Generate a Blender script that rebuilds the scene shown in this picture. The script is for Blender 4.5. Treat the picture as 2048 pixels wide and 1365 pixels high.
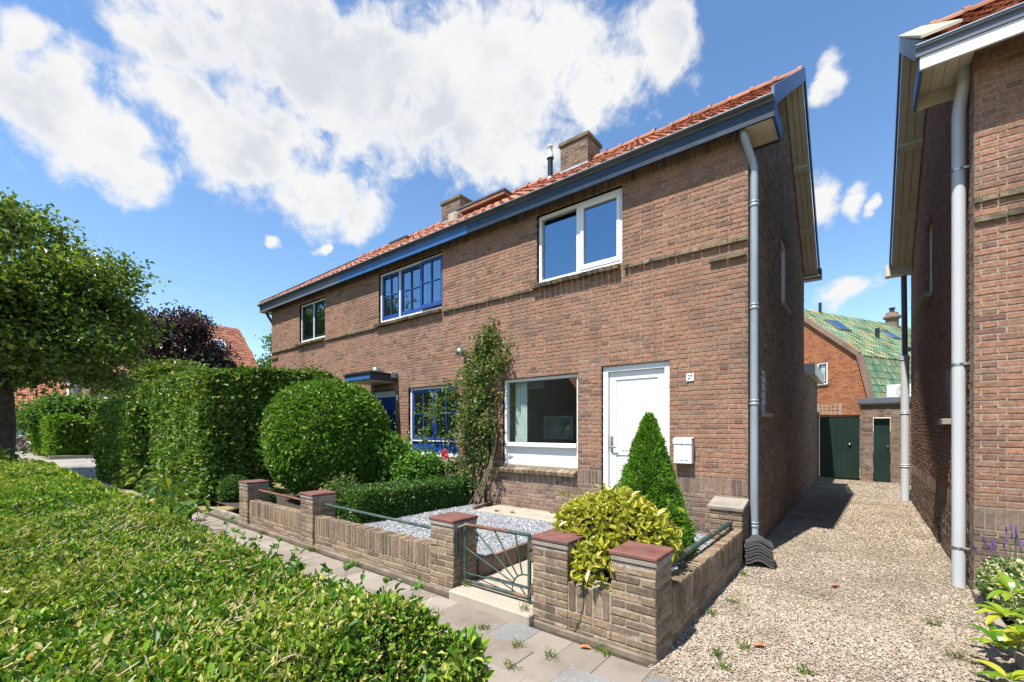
import bpy, math, random
import numpy as np
from mathutils import Vector, Matrix

for _o in list(bpy.data.objects):
    bpy.data.objects.remove(_o)
random.seed(11)
rng = np.random.default_rng(11)
sc = bpy.context.scene
COL = sc.collection

# ------------------------------------------------------------------ camera
CAM = np.array([0.0, 0.0, 1.59])
YAW = math.radians(38.5)
cam_d = bpy.data.cameras.new('camera')
cam_d.sensor_width = 36.0
cam_d.lens = 36.0 * 881.0 / 2048.0
cam_d.shift_y = 175.5 / 2048.0
cam_d.clip_start = 0.05
cam_d.clip_end = 600.0
cam = bpy.data.objects.new('camera', cam_d)
COL.objects.link(cam)
cam.location = CAM
cam.rotation_euler = (math.radians(90), 0, YAW)
sc.camera = cam

# ------------------------------------------------------------------ sun, sky, exposure
SUN_EL = math.radians(61.5)
sun_dir = Vector((0.148 * math.cos(SUN_EL), 0.989 * math.cos(SUN_EL), -math.sin(SUN_EL)))
sun_d = bpy.data.lights.new('sun', 'SUN')
sun_d.energy = 5.0
sun_d.angle = math.radians(0.53)
sun_d.color = (1.0, 0.95, 0.87)
sun = bpy.data.objects.new('sun', sun_d)
COL.objects.link(sun)
sun.location = (-5, -20, 30)
sun.rotation_euler = sun_dir.to_track_quat('-Z', 'Y').to_euler()

vs = sc.view_settings
vs.view_transform = 'Standard'
vs.look = 'None'
vs.exposure = 0.88
vs.gamma = 1.0
vs.use_curve_mapping = False
sc.render.engine = 'CYCLES'
sc.cycles.use_denoising = True
sc.cycles.max_bounces = 8
sc.cycles.diffuse_bounces = 2
sc.cycles.glossy_bounces = 3
sc.cycles.transparent_max_bounces = 12
sc.cycles.caustics_reflective = False
sc.cycles.caustics_refractive = False


def nd(nt, typ, ins=None, **props):
    n = nt.nodes.new(typ)
    for k, v in props.items():
        setattr(n, k, v)
    if ins:
        for k, v in ins.items():
            s = n.inputs[k]
            if isinstance(v, bpy.types.NodeSocket):
                nt.links.new(v, s)
            else:
                s.default_value = v
    return n


def mth(nt, op, a, b=0.0, c=None, clamp=False):
    n = nt.nodes.new('ShaderNodeMath')
    n.operation = op
    n.use_clamp = clamp
    for i, v in enumerate((a, b, c)):
        if v is None:
            continue
        if isinstance(v, bpy.types.NodeSocket):
            nt.links.new(v, n.inputs[i])
        else:
            n.inputs[i].default_value = v
    return n.outputs[0]


def mixc(nt, f, a, b, mode='MIX'):
    n = nt.nodes.new('ShaderNodeMix')
    n.data_type = 'RGBA'
    n.blend_type = mode
    n.clamp_factor = True
    for s, v in ((n.inputs[0], f), (n.inputs[6], a), (n.inputs[7], b)):
        if isinstance(v, bpy.types.NodeSocket):
            nt.links.new(v, s)
        elif s.type == 'VALUE':
            s.default_value = v
        else:
            s.default_value = (v[0], v[1], v[2], 1.0)
    return n.outputs[2]


def smooth(nt, v, a, b, lo=0.0, hi=1.0):
    n = nd(nt, 'ShaderNodeMapRange', {'Value': v, 'From Min': a, 'From Max': b, 'To Min': lo, 'To Max': hi},
           interpolation_type='SMOOTHSTEP')
    return n.outputs[0]


world = bpy.data.worlds.new('World')
sc.world = world
world.use_nodes = True


def make_world():
    nt = world.node_tree
    nt.nodes.clear()
    sky = nd(nt, 'ShaderNodeTexSky', sky_type='NISHITA', sun_disc=False)
    sky.sun_elevation = SUN_EL
    sky.sun_rotation = math.atan2(-0.148, -0.989)
    sky.altitude = 0.0
    sky.air_density = 1.0
    sky.dust_density = 0.15
    sky.ozone_density = 1.3
    tc = nd(nt, 'ShaderNodeTexCoord')
    d = tc.outputs['Generated']
    sep = nd(nt, 'ShaderNodeSeparateXYZ', {0: d})
    az = mth(nt, 'ARCTAN2', sep.outputs[0], sep.outputs[1])
    el = mth(nt, 'ARCSINE', sep.outputs[2])
    v = nd(nt, 'ShaderNodeCombineXYZ', {0: az, 1: el}).outputs[0]
    # every cloud of this afternoon: azimuth, elevation, half width, half height (radians)
    clouds = [(-1.062, 0.637, 0.362, 0.111), (-1.204, 0.490, 0.189, 0.090), (-1.079, 0.451, 0.091, 0.071),
              (-0.798, 0.633, 0.323, 0.123), (-0.614, 0.705, 0.270, 0.095), (-0.467, 0.636, 0.119, 0.061),
              (-0.344, 0.686, 0.061, 0.070), (-0.699, 0.555, 0.124, 0.053), (-1.350, 0.588, 0.090, 0.054),
              (-1.292, 0.520, 0.126, 0.062), (-1.496, 0.471, 0.088, 0.075), (-1.419, 0.452, 0.073, 0.050),
              (-1.371, 0.414, 0.046, 0.036), (-1.526, 0.541, 0.034, 0.026), (-1.154, 0.354, 0.012, 0.008),
              (-1.068, 0.345, 0.016, 0.009), (-0.046, 0.580, 0.026, 0.030), (-0.051, 0.395, 0.031, 0.052),
              (-0.002, 0.378, 0.020, 0.029), (0.029, 0.363, 0.016, 0.012), (-0.044, 0.239, 0.040, 0.024),
              (-1.156, 0.664, 0.256, 0.055), (-1.13, 0.545, 0.17, 0.075),
              (0.75, 0.55, 0.30, 0.12), (1.25, 0.38, 0.25, 0.09), (1.9, 0.6, 0.35, 0.13), (2.6, 0.42, 0.25, 0.09),
              (-3.0, 0.30, 0.16, 0.06), (-1.95, 0.85, 0.30, 0.10), (0.3, 1.05, 0.5, 0.16)]
    warp = nd(nt, 'ShaderNodeTexNoise', {'Vector': d, 'Scale': 3.2, 'Detail': 3.0})
    w = nd(nt, 'ShaderNodeVectorMath', {0: warp.outputs['Color'], 1: (0.5, 0.5, 0.5)}, operation='SUBTRACT').outputs[0]
    v = nd(nt, 'ShaderNodeVectorMath', {0: w, 1: (0.16, 0.12, 0.0), 2: v}, operation='MULTIPLY_ADD').outputs[0]
    warp2 = nd(nt, 'ShaderNodeTexNoise', {'Vector': d, 'Scale': 15.0, 'Detail': 5.0})
    w2 = nd(nt, 'ShaderNodeVectorMath', {0: warp2.outputs['Color'], 1: (0.5, 0.5, 0.5)}, operation='SUBTRACT').outputs[0]
    v = nd(nt, 'ShaderNodeVectorMath', {0: w2, 1: (0.075, 0.06, 0.0), 2: v}, operation='MULTIPLY_ADD').outputs[0]
    r = None
    big = None
    for i, (a, e, wa, we) in enumerate(clouds):
        q = nd(nt, 'ShaderNodeVectorMath', {0: v, 1: (1 / wa, 1 / we, 0), 2: (-a / wa, -e / we, 0)}, operation='MULTIPLY_ADD')
        ln = nd(nt, 'ShaderNodeVectorMath', {0: q.outputs[0]}, operation='LENGTH').outputs['Value']
        r = ln if r is None else mth(nt, 'SMOOTH_MIN', r, ln, 0.18)
        if i == 12:
            big = r
    n1 = nd(nt, 'ShaderNodeTexNoise', {'Vector': d, 'Scale': 7.0, 'Detail': 12.0, 'Roughness': 0.60, 'Lacunarity': 2.1})
    n2 = nd(nt, 'ShaderNodeTexNoise', {'Vector': d, 'Scale': 17.0, 'Detail': 12.0, 'Roughness': 0.64, 'Distortion': 0.3})
    rr = mth(nt, 'MULTIPLY_ADD', mth(nt, 'SUBTRACT', n1.outputs[0], 0.5), 1.7, r)
    rr = mth(nt, 'MULTIPLY_ADD', mth(nt, 'SUBTRACT', n2.outputs[0], 0.5), 1.9, rr)
    dens = smooth(nt, rr, 1.26, 0.50)
    dens = mth(nt, 'MULTIPLY', dens, smooth(nt, sep.outputs[2], 0.0, 0.1))
    # light and shade inside the cloud masses
    n3 = nd(nt, 'ShaderNodeTexNoise', {'Vector': nd(nt, 'ShaderNodeVectorMath', {0: d, 1: (3.1, 1.7, 0.4)}, operation='ADD').outputs[0],
                                       'Scale': 4.6, 'Detail': 9.0, 'Roughness': 0.58})
    thick = mth(nt, 'MULTIPLY', smooth(nt, rr, 0.80, 0.15), smooth(nt, big, 1.1, 0.6))
    sh = mth(nt, 'MULTIPLY', thick, smooth(nt, n3.outputs[0], 0.38, 0.60))
    ccol = mixc(nt, mth(nt, 'MULTIPLY', sh, 0.65), (1.0, 1.0, 1.0), (0.60, 0.66, 0.77))
    skc = nd(nt, 'ShaderNodeHueSaturation', {'Saturation': 1.14, 'Color': sky.outputs[0]}).outputs[0]
    b1 = nd(nt, 'ShaderNodeBackground', {'Color': skc, 'Strength': 0.126})
    b2 = nd(nt, 'ShaderNodeBackground', {'Color': ccol, 'Strength': 0.51})
    mx = nd(nt, 'ShaderNodeMixShader', {0: dens, 1: b1.outputs[0], 2: b2.outputs[0]})
    out = nd(nt, 'ShaderNodeOutputWorld')
    nt.links.new(mx.outputs[0], out.inputs[0])
    world.cycles.sampling_method = 'MANUAL'
    world.cycles.sample_map_resolution = 1024


make_world()

# ------------------------------------------------------------------ materials
MATS = {}


def start(name):
    m = bpy.data.materials.new(name)
    m.use_nodes = True
    nt = m.node_tree
    nt.nodes.clear()
    MATS[name] = m
    return m, nt


def finish(nt, sh):
    out = nd(nt, 'ShaderNodeOutputMaterial')
    nt.links.new(sh, out.inputs[0])


def pos(nt):
    return nd(nt, 'ShaderNodeNewGeometry').outputs['Position']


def noise(nt, scale, detail=4.0, rough=0.55, vec=None):
    return nd(nt, 'ShaderNodeTexNoise', {'Vector': vec if vec is not None else pos(nt), 'Scale': scale, 'Detail': detail,
                                         'Roughness': rough}).outputs[0]


def rndv(nt):
    a = nd(nt, 'ShaderNodeAttribute', attribute_name='rnd').outputs['Fac']
    o = nd(nt, 'ShaderNodeObjectInfo').outputs['Random']
    return mth(nt, 'FRACT', mth(nt, 'ADD', a, o))


def ramp(nt, f, stops, interp='LINEAR'):
    n = nd(nt, 'ShaderNodeValToRGB', {0: f})
    n.color_ramp.interpolation = interp
    el = n.color_ramp.elements
    while len(el) < len(stops):
        el.new(0.5)
    for e, (p, c) in zip(el, stops):
        e.position = p
        e.color = (c[0], c[1], c[2], 1)
    return n.outputs[0]


def bumpn(nt, h, strength=0.4, dist=0.01):
    return nd(nt, 'ShaderNodeBump', {'Height': h, 'Strength': strength, 'Distance': dist}).outputs[0]


def plain(name, rgb, rough=0.6, var=0.12, scale=6.0, bump=0.15, bscale=90.0, metal=0.0, spec=0.5, dirt=None, bdist=0.004, coat=0.0):
    """paint, metal, plaster: a colour with blotches, grain and optional dirt (rgb, amount, scale)"""
    m, nt = start(name)
    n1 = noise(nt, scale, 6.0)
    c = mixc(nt, smooth(nt, n1, 0.3, 0.7), [x * (1 - var) for x in rgb], [min(1, x * (1 + var)) for x in rgb])
    if dirt:
        n2 = noise(nt, dirt[2], 8.0, 0.65)
        c = mixc(nt, mth(nt, 'MULTIPLY', smooth(nt, n2, 0.48, 0.68), dirt[1]), c, dirt[0])
    p = nd(nt, 'ShaderNodeBsdfPrincipled', {'Base Color': c, 'Roughness': rough, 'Metallic': metal, 'Specular IOR Level': spec,
                                            'Coat Weight': coat})
    if bump:
        nt.links.new(bumpn(nt, noise(nt, bscale, 3.0), bump, bdist), p.inputs['Normal'])
    finish(nt, p.outputs[0])
    return m


def brickmat(name, stops, stain=(0.10, 0.08, 0.06), samt=0.45, sscale=0.9, pale=0.15, moss=0.0):
    m, nt = start(name)
    r = rndv(nt)
    c = ramp(nt, r, stops)
    P = pos(nt)
    g = noise(nt, 38.0, 6.0, 0.6, P)
    c = mixc(nt, smooth(nt, g, 0.35, 0.72), c, (0.0, 0.0, 0.0), 'MIX') if False else c
    c = mixc(nt, 0.55, c, mixc(nt, smooth(nt, g, 0.3, 0.7), (0.45, 0.42, 0.40), (1.35, 1.3, 1.28)), 'MULTIPLY')
    s = noise(nt, sscale, 7.0, 0.6, P)
    c = mixc(nt, mth(nt, 'MULTIPLY', smooth(nt, s, 0.50, 0.70), samt), c, stain)
    run = noise(nt, 1.0, 6.0, 0.6, nd(nt, 'ShaderNodeVectorMath', {0: P, 1: (3.2, 3.2, 0.28)}, operation='MULTIPLY').outputs[0])
    c = mixc(nt, mth(nt, 'MULTIPLY', smooth(nt, run, 0.53, 0.72), samt * 0.9), c, stain)
    s2 = noise(nt, 2.3, 8.0, 0.7, nd(nt, 'ShaderNodeVectorMath', {0: P, 1: (7, 3, 5)}, operation='ADD').outputs[0])
    c = mixc(nt, mth(nt, 'MULTIPLY', smooth(nt, s2, 0.52, 0.75), pale), c, (0.50, 0.43, 0.36))
    if moss:
        s3 = noise(nt, 6.0, 6.0, 0.7, P)
        c = mixc(nt, mth(nt, 'MULTIPLY', smooth(nt, s3, 0.52, 0.66), moss), c, (0.20, 0.18, 0.06))
    p = nd(nt, 'ShaderNodeBsdfPrincipled', {'Base Color': c, 'Roughness': 0.9, 'Specular IOR Level': 0.25})
    nt.links.new(bumpn(nt, noise(nt, 140.0, 5.0, 0.7, P), 0.55, 0.004), p.inputs['Normal'])
    finish(nt, p.outputs[0])
    return m


def leafmat(name, stops, trans=0.35, rough=0.45, spec=0.4, patch=None):
    """leaf: colour by leaf, lets some light through, waxy top"""
    m, nt = start(name)
    r = rndv(nt)
    c = ramp(nt, r, stops)
    if patch:
        n = noise(nt, patch[1], 4.0)
        c = mixc(nt, mth(nt, 'MULTIPLY', smooth(nt, n, 0.48, 0.66), patch[2]), c, patch[0])
    p = nd(nt, 'ShaderNodeBsdfPrincipled', {'Base Color': c, 'Roughness': rough, 'Specular IOR Level': spec})
    t = nd(nt, 'ShaderNodeBsdfTranslucent', {'Color': mixc(nt, 1.0, c, (1.5, 1.45, 0.55), 'MULTIPLY')})
    mx = nd(nt, 'ShaderNodeMixShader', {0: trans, 1: p.outputs[0], 2: t.outputs[0]})
    finish(nt, mx.outputs[0])
    return m


def glassmat(name, r0=0.06, tint=(0.9, 0.95, 0.93), gloss=(0.9, 0.96, 1.0)):
    m, nt = start(name)
    g = nd(nt, 'ShaderNodeBsdfGlossy', {'Color': (*gloss, 1), 'Roughness': 0.006})
    t = nd(nt, 'ShaderNodeBsdfTransparent', {'Color': (*tint, 1)})
    f = nd(nt, 'ShaderNodeLayerWeight', {'Blend': 0.5}).outputs['Facing']
    fr = mth(nt, 'MULTIPLY_ADD', mth(nt, 'POWER', f, 5.0), 1.0 - r0, r0)
    mx = nd(nt, 'ShaderNodeMixShader', {0: fr, 1: t.outputs[0], 2: g.outputs[0]})
    finish(nt, mx.outputs[0])
    return m


RED = [(0.0, (0.155, 0.092, 0.066)), (0.10, (0.210, 0.122, 0.084)), (0.35, (0.276, 0.149, 0.097)), (0.6, (0.302, 0.162, 0.105)),
       (0.8, (0.270, 0.152, 0.104)), (0.92, (0.240, 0.148, 0.108)), (1.0, (0.320, 0.167, 0.100))]
BROWN = [(0.0, (0.110, 0.082, 0.066)), (0.2, (0.165, 0.116, 0.088)), (0.45, (0.215, 0.152, 0.112)), (0.7, (0.250, 0.178, 0.132)),
         (0.85, (0.215, 0.135, 0.102)), (1.0, (0.280, 0.208, 0.155))]
TAN = [(0.0, (0.140, 0.102, 0.068)), (0.3, (0.235, 0.175, 0.116)), (0.6, (0.295, 0.226, 0.154)), (0.85, (0.255, 0.182, 0.118)),
       (1.0, (0.180, 0.130, 0.092))]
brickmat('brick_red', RED, samt=0.36, pale=0.10)
brickmat('brick_brown', BROWN, pale=0.25)
brickmat('brick_garden', TAN, stain=(0.09, 0.07, 0.055), samt=0.55, sscale=1.6, pale=0.2, moss=0.25)
brickmat('brick_bright', [(0, (0.22, 0.09, 0.045)), (0.3, (0.36, 0.135, 0.06)), (0.7, (0.44, 0.175, 0.075)), (1, (0.28, 0.12, 0.07))], samt=0.2)
brickmat('brick_sill', [(0, (0.15, 0.115, 0.08)), (0.5, (0.25, 0.19, 0.135)), (1, (0.32, 0.24, 0.165))], pale=0.3, moss=0.35)
brickmat('brick_mossy', [(0, (0.10, 0.085, 0.06)), (0.5, (0.17, 0.14, 0.095)), (1, (0.24, 0.19, 0.13))], stain=(0.05, 0.045, 0.03), samt=0.8, sscale=4.0, moss=0.5)
brickmat('mortar', [(0, (0.27, 0.22, 0.17)), (1, (0.33, 0.275, 0.215))], samt=0.5)
brickmat('mortar_dark', [(0, (0.20, 0.17, 0.14)), (1, (0.25, 0.21, 0.17))], samt=0.5)
brickmat('mortar_garden', [(0, (0.30, 0.265, 0.215)), (1, (0.36, 0.32, 0.265))], samt=0.7, sscale=2.5)
plain('white_paint', (0.69, 0.69, 0.675), 0.35, 0.03, 4, 0.03, 40)
plain('white_upvc', (0.76, 0.77, 0.77), 0.25, 0.02, 4, 0.0)
plain('cream_paint', (0.62, 0.57, 0.44), 0.5, 0.08, 3, 0.1, 50, dirt=((0.30, 0.25, 0.16), 0.4, 3.0))
plain('navy_paint', (0.011, 0.026, 0.048), 0.40, 0.2, 5, 0.05, 40, dirt=((0.06, 0.09, 0.13), 0.25, 6.0))
plain('blue_paint', (0.025, 0.095, 0.25), 0.42, 0.12, 3, 0.05, 40)
plain('window_blue', (0.018, 0.055, 0.24), 0.30, 0.10, 3, 0.05, 40)
plain('grey_paint', (0.11, 0.12, 0.15), 0.35, 0.12, 3, 0.05, 40)
plain('black_paint', (0.015, 0.018, 0.022), 0.35, 0.2, 3, 0.05, 40)
plain('green_door', (0.006, 0.022, 0.016), 0.45, 0.2, 2, 0.05, 30)
plain('zinc', (0.27, 0.305, 0.34), 0.42, 0.12, 2.2, 0.05, 30, metal=0.25, dirt=((0.30, 0.32, 0.33), 0.5, 5.0))
plain('zinc_dark', (0.10, 0.11, 0.12), 0.5, 0.2, 3, 0.05, 30, metal=0.3)
plain('grey_pvc', (0.50, 0.515, 0.53), 0.35, 0.05, 1.5, 0.0, dirt=((0.38, 0.37, 0.33), 0.3, 3.0))
plain('lead', (0.30, 0.33, 0.36), 0.6, 0.2, 6, 0.3, 25, metal=0.2, bdist=0.01)
plain('steel', (0.50, 0.50, 0.48), 0.3, 0.1, 6, 0.0, metal=0.9)
plain('concrete', (0.27, 0.24, 0.20), 0.9, 0.18, 4, 0.4, 160, dirt=((0.17, 0.15, 0.12), 0.6, 5.0))
plain('concrete_pale', (0.36, 0.315, 0.25), 0.9, 0.14, 4, 0.35, 160, dirt=((0.26, 0.22, 0.16), 0.5, 4.0))
plain('cap_red', (0.155, 0.058, 0.044), 0.8, 0.3, 7, 0.5, 70, dirt=((0.11, 0.075, 0.062), 0.8, 11.0))
plain('cement', (0.175, 0.140, 0.105), 0.95, 0.25, 5, 0.6, 120, dirt=((0.09, 0.07, 0.05), 0.7, 6.0), bdist=0.008)
plain('rust', (0.145, 0.065, 0.042), 0.85, 0.35, 18, 0.5, 160)
plain('plaster', (0.55, 0.54, 0.50), 0.9, 0.05, 2, 0.1, 40)
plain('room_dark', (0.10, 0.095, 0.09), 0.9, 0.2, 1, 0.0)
plain('curtain', (0.72, 0.76, 0.73), 0.9, 0.05, 6, 0.1, 200)
plain('soil', (0.055, 0.040, 0.028), 1.0, 0.35, 12, 0.8, 50, bdist=0.03)
plain('bark', (0.060, 0.047, 0.035), 0.95, 0.4, 9, 0.9, 30, bdist=0.03)
plain('twig', (0.20, 0.15, 0.10), 0.9, 0.3, 12, 0.4, 90)
plain('dry_twig', (0.42, 0.33, 0.20), 0.9, 0.3, 30, 0.2, 90)
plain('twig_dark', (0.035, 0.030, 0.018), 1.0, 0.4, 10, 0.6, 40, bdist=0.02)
plain('red_wood', (0.26, 0.12, 0.06), 0.6, 0.2, 5, 0.1, 40)
plain('ink', (0.012, 0.012, 0.014), 0.4, 0.0, 5, 0.0)
plain('rubber', (0.02, 0.02, 0.02), 0.7, 0.1, 5, 0.0)
plain('asphalt', (0.10, 0.095, 0.09), 0.95, 0.2, 1.5, 0.5, 120)
plain('side_street', (0.27, 0.245, 0.215), 0.95, 0.15, 0.8, 0.4, 60, dirt=((0.19, 0.16, 0.13), 0.5, 0.6))
plain('dead_leaf', (0.38, 0.16, 0.06), 0.7, 0.3, 30, 0.2, 90)
plain('lavender', (0.12, 0.07, 0.26), 0.8, 0.4, 30, 0.0)
plain('rose_petal', (0.65, 0.08, 0.10), 0.6, 0.3, 40, 0.0)
glassmat('glass', 0.10)
glassmat('glass_sky', 0.23, gloss=(0.55, 0.78, 1.0))  # deeper blue of the mirrored sky is tinted into the gloss colour


def gravelmat(name, stops, dirt):
    m, nt = start(name)
    r = rndv(nt)
    c = mixc(nt, 1.0, ramp(nt, r, stops), (0.70, 0.70, 0.70), 'MULTIPLY')
    n = noise(nt, 1.3, 5.0)
    c = mixc(nt, mth(nt, 'MULTIPLY', smooth(nt, n, 0.45, 0.68), dirt[1]), c, dirt[0])
    p = nd(nt, 'ShaderNodeBsdfPrincipled', {'Base Color': c, 'Roughness': 0.85, 'Specular IOR Level': 0.3})
    finish(nt, p.outputs[0])


def gravelbed(name, stops, dirt, scale=75.0):
    """the bed between and beyond the loose stones: small cells of the same stones"""
    m, nt = start(name)
    P = pos(nt)
    v = nd(nt, 'ShaderNodeTexVoronoi', {'Vector': P, 'Scale': scale, 'Randomness': 1.0})
    sep = nd(nt, 'ShaderNodeSeparateColor', {0: v.outputs['Color']})
    c = mixc(nt, 1.0, ramp(nt, sep.outputs[0], stops), (0.70, 0.70, 0.70), 'MULTIPLY')
    c = mixc(nt, smooth(nt, v.outputs['Distance'], 0.35, 0.75), c, [x * 0.45 for x in dirt[0]])
    n = noise(nt, 1.3, 5.0)
    c = mixc(nt, mth(nt, 'MULTIPLY', smooth(nt, n, 0.45, 0.68), dirt[1]), c, dirt[0])
    p = nd(nt, 'ShaderNodeBsdfPrincipled', {'Base Color': c, 'Roughness': 0.95, 'Specular IOR Level': 0.2})
    h = mth(nt, 'SUBTRACT', 1.0, v.outputs['Distance'])
    nt.links.new(bumpn(nt, h, 0.8, 0.012), p.inputs['Normal'])
    finish(nt, p.outputs[0])


GRAV = [(0.0, (0.26, 0.20, 0.145)), (0.15, (0.41, 0.32, 0.23)), (0.4, (0.51, 0.415, 0.31)), (0.65, (0.57, 0.485, 0.385)), (0.85, (0.64, 0.575, 0.485)),
        (0.93, (0.45, 0.31, 0.20)), (1.0, (0.36, 0.32, 0.285))]
WGRAV = [(0.0, (0.20, 0.21, 0.225)), (0.3, (0.36, 0.375, 0.40)), (0.7, (0.50, 0.515, 0.54)), (1.0, (0.64, 0.65, 0.67))]
gravelmat('gravel_stone', GRAV, ((0.21, 0.165, 0.12), 0.6))
gravelbed('gravel_bed', GRAV, ((0.21, 0.165, 0.115), 0.6))
gravelmat('white_stone', WGRAV, ((0.36, 0.36, 0.36), 0.2))
gravelbed('white_bed', WGRAV, ((0.34, 0.34, 0.35), 0.3))


def tilemat(name, stops, stain, samt=0.35, rough=0.75, spec=0.3, sscale=3.0):
    m, nt = start(name)
    c = ramp(nt, rndv(nt), stops)
    P = pos(nt)
    n = noise(nt, sscale, 7.0, 0.65, P)
    c = mixc(nt, mth(nt, 'MULTIPLY', smooth(nt, n, 0.48, 0.68), samt), c, stain)
    p = nd(nt, 'ShaderNodeBsdfPrincipled', {'Base Color': c, 'Roughness': rough, 'Specular IOR Level': spec})
    nt.links.new(bumpn(nt, noise(nt, 60.0, 4.0, 0.6, P), 0.3, 0.004), p.inputs['Normal'])
    finish(nt, p.outputs[0])


tilemat('roof_tile', [(0, (0.20, 0.075, 0.045)), (0.4, (0.34, 0.130, 0.075)), (0.8, (0.42, 0.17, 0.10)), (1, (0.27, 0.10, 0.06))], (0.12, 0.075, 0.055), 0.45)
tilemat('roof_tile_green', [(0, (0.045, 0.115, 0.075)), (0.2, (0.10, 0.22, 0.145)), (0.4, (0.24, 0.30, 0.16)), (0.55, (0.11, 0.24, 0.175)), (0.72, (0.27, 0.32, 0.20)),
                            (0.88, (0.34, 0.31, 0.13)), (1, (0.20, 0.12, 0.06))], (0.30, 0.27, 0.14), 0.3, 0.75, 0.2)
tilemat('roof_tile_grey', [(0, (0.045, 0.043, 0.040)), (1, (0.075, 0.072, 0.066))], (0.12, 0.11, 0.09), 0.3, sscale=14)


def pavemat(name, stops, speck):
    m, nt = start(name)
    P = pos(nt)
    c = ramp(nt, rndv(nt), stops)
    f = noise(nt, 260.0, 2.0, 0.5, P)
    c = mixc(nt, mth(nt, 'MULTIPLY', smooth(nt, f, 0.5, 0.66), speck[1]), c, speck[0])
    n = noise(nt, 2.6, 6.0, 0.6, P)
    c = mixc(nt, mth(nt, 'MULTIPLY', smooth(nt, n, 0.44, 0.68), 0.5), c, (0.14, 0.11, 0.085))
    p = nd(nt, 'ShaderNodeBsdfPrincipled', {'Base Color': c, 'Roughness': 0.9, 'Specular IOR Level': 0.25})
    nt.links.new(bumpn(nt, f, 0.3, 0.003), p.inputs['Normal'])
    finish(nt, p.outputs[0])


pavemat('pave_tile', [(0, (0.20, 0.172, 0.142)), (0.5, (0.25, 0.216, 0.18)), (1, (0.295, 0.26, 0.22))], ((0.25, 0.21, 0.17), 0.5))
pavemat('pave_dark', [(0, (0.15, 0.15, 0.147)), (1, (0.19, 0.19, 0.187))], ((0.40, 0.40, 0.39), 0.7))

G_HEDGE = [(0.0, (0.030, 0.090, 0.012)), (0.22, (0.075, 0.180, 0.016)), (0.5, (0.140, 0.265, 0.022)), (0.72, (0.215, 0.345, 0.030)),
           (0.85, (0.32, 0.38, 0.05)), (0.94, (0.52, 0.42, 0.19)), (1.0, (0.34, 0.33, 0.09))]
leafmat('leaf_low_hedge', G_HEDGE, 0.28, 0.45, 0.3, patch=((0.36, 0.38, 0.07), 1.8, 0.4))
leafmat('leaf_hornbeam', [(0, (0.032, 0.082, 0.010)), (0.4, (0.085, 0.170, 0.020)), (0.75, (0.150, 0.250, 0.032)), (0.93, (0.23, 0.31, 0.06)), (1, (0.36, 0.30, 0.09))], 0.24, 0.45, 0.35)
leafmat('leaf_ball', [(0, (0.038, 0.095, 0.010)), (0.5, (0.098, 0.205, 0.018)), (0.85, (0.165, 0.285, 0.030)), (1, (0.24, 0.34, 0.06))], 0.24, 0.45, 0.3)
leafmat('leaf_box', [(0, (0.020, 0.060, 0.008)), (0.5, (0.050, 0.125, 0.014)), (0.85, (0.085, 0.180, 0.022)), (1, (0.15, 0.23, 0.04))], 0.28, 0.4, 0.5)
leafmat('leaf_laurel', [(0, (0.16, 0.22, 0.015)), (0.3, (0.30, 0.33, 0.025)), (0.6, (0.42, 0.40, 0.045)), (0.85, (0.50, 0.44, 0.085)), (1, (0.24, 0.27, 0.03))], 0.30, 0.35, 0.5)
leafmat('leaf_conifer', [(0, (0.050, 0.140, 0.012)), (0.5, (0.105, 0.240, 0.018)), (1, (0.18, 0.33, 0.030))], 0.3, 0.6, 0.25)
leafmat('leaf_rose', [(0, (0.045, 0.090, 0.020)), (0.45, (0.095, 0.165, 0.038)), (0.8, (0.155, 0.220, 0.060)), (0.92, (0.24, 0.23, 0.07)), (1, (0.26, 0.13, 0.06))], 0.35, 0.45, 0.4)
leafmat('leaf_shrub', [(0, (0.040, 0.120, 0.012)), (0.5, (0.085, 0.210, 0.022)), (1, (0.16, 0.30, 0.04))], 0.4, 0.45, 0.4)
leafmat('leaf_tree', [(0, (0.028, 0.074, 0.014)), (0.4, (0.078, 0.150, 0.024)), (0.75, (0.160, 0.235, 0.036)), (1, (0.31, 0.34, 0.055))], 0.32, 0.38, 0.5)
leafmat('leaf_copper', [(0, (0.012, 0.006, 0.010)), (0.6, (0.035, 0.014, 0.020)), (1, (0.075, 0.030, 0.036))], 0.2, 0.38, 0.5)
leafmat('leaf_far_hedge', [(0, (0.035, 0.090, 0.010)), (0.5, (0.090, 0.190, 0.015)), (1, (0.19, 0.29, 0.025))], 0.4, 0.5, 0.3)
leafmat('leaf_far_shrub', [(0, (0.035, 0.090, 0.018)), (0.5, (0.085, 0.175, 0.030)), (1, (0.16, 0.25, 0.05))], 0.4, 0.5, 0.3)
leafmat('leaf_variegated', [(0, (0.050, 0.130, 0.030)), (0.4, (0.12, 0.21, 0.06)), (0.6, (0.45, 0.46, 0.23)), (1, (0.62, 0.60, 0.38))], 0.35, 0.45, 0.4)
leafmat('leaf_grey', [(0, (0.11, 0.15, 0.10)), (1, (0.24, 0.29, 0.22))], 0.3, 0.6, 0.2)
leafmat('leaf_rhodo', [(0, (0.055, 0.150, 0.010)), (0.5, (0.16, 0.27, 0.014)), (0.8, (0.30, 0.36, 0.02)), (1, (0.40, 0.38, 0.04))], 0.30, 0.30, 0.55)
leafmat('leaf_hosta', [(0, (0.030, 0.090, 0.012)), (0.6, (0.080, 0.170, 0.022)), (1, (0.24, 0.28, 0.03))], 0.3, 0.4, 0.5)
leafmat('grass', [(0, (0.06, 0.13, 0.015)), (0.6, (0.12, 0.21, 0.03)), (1, (0.30, 0.27, 0.09))], 0.3, 0.6, 0.3)


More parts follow.
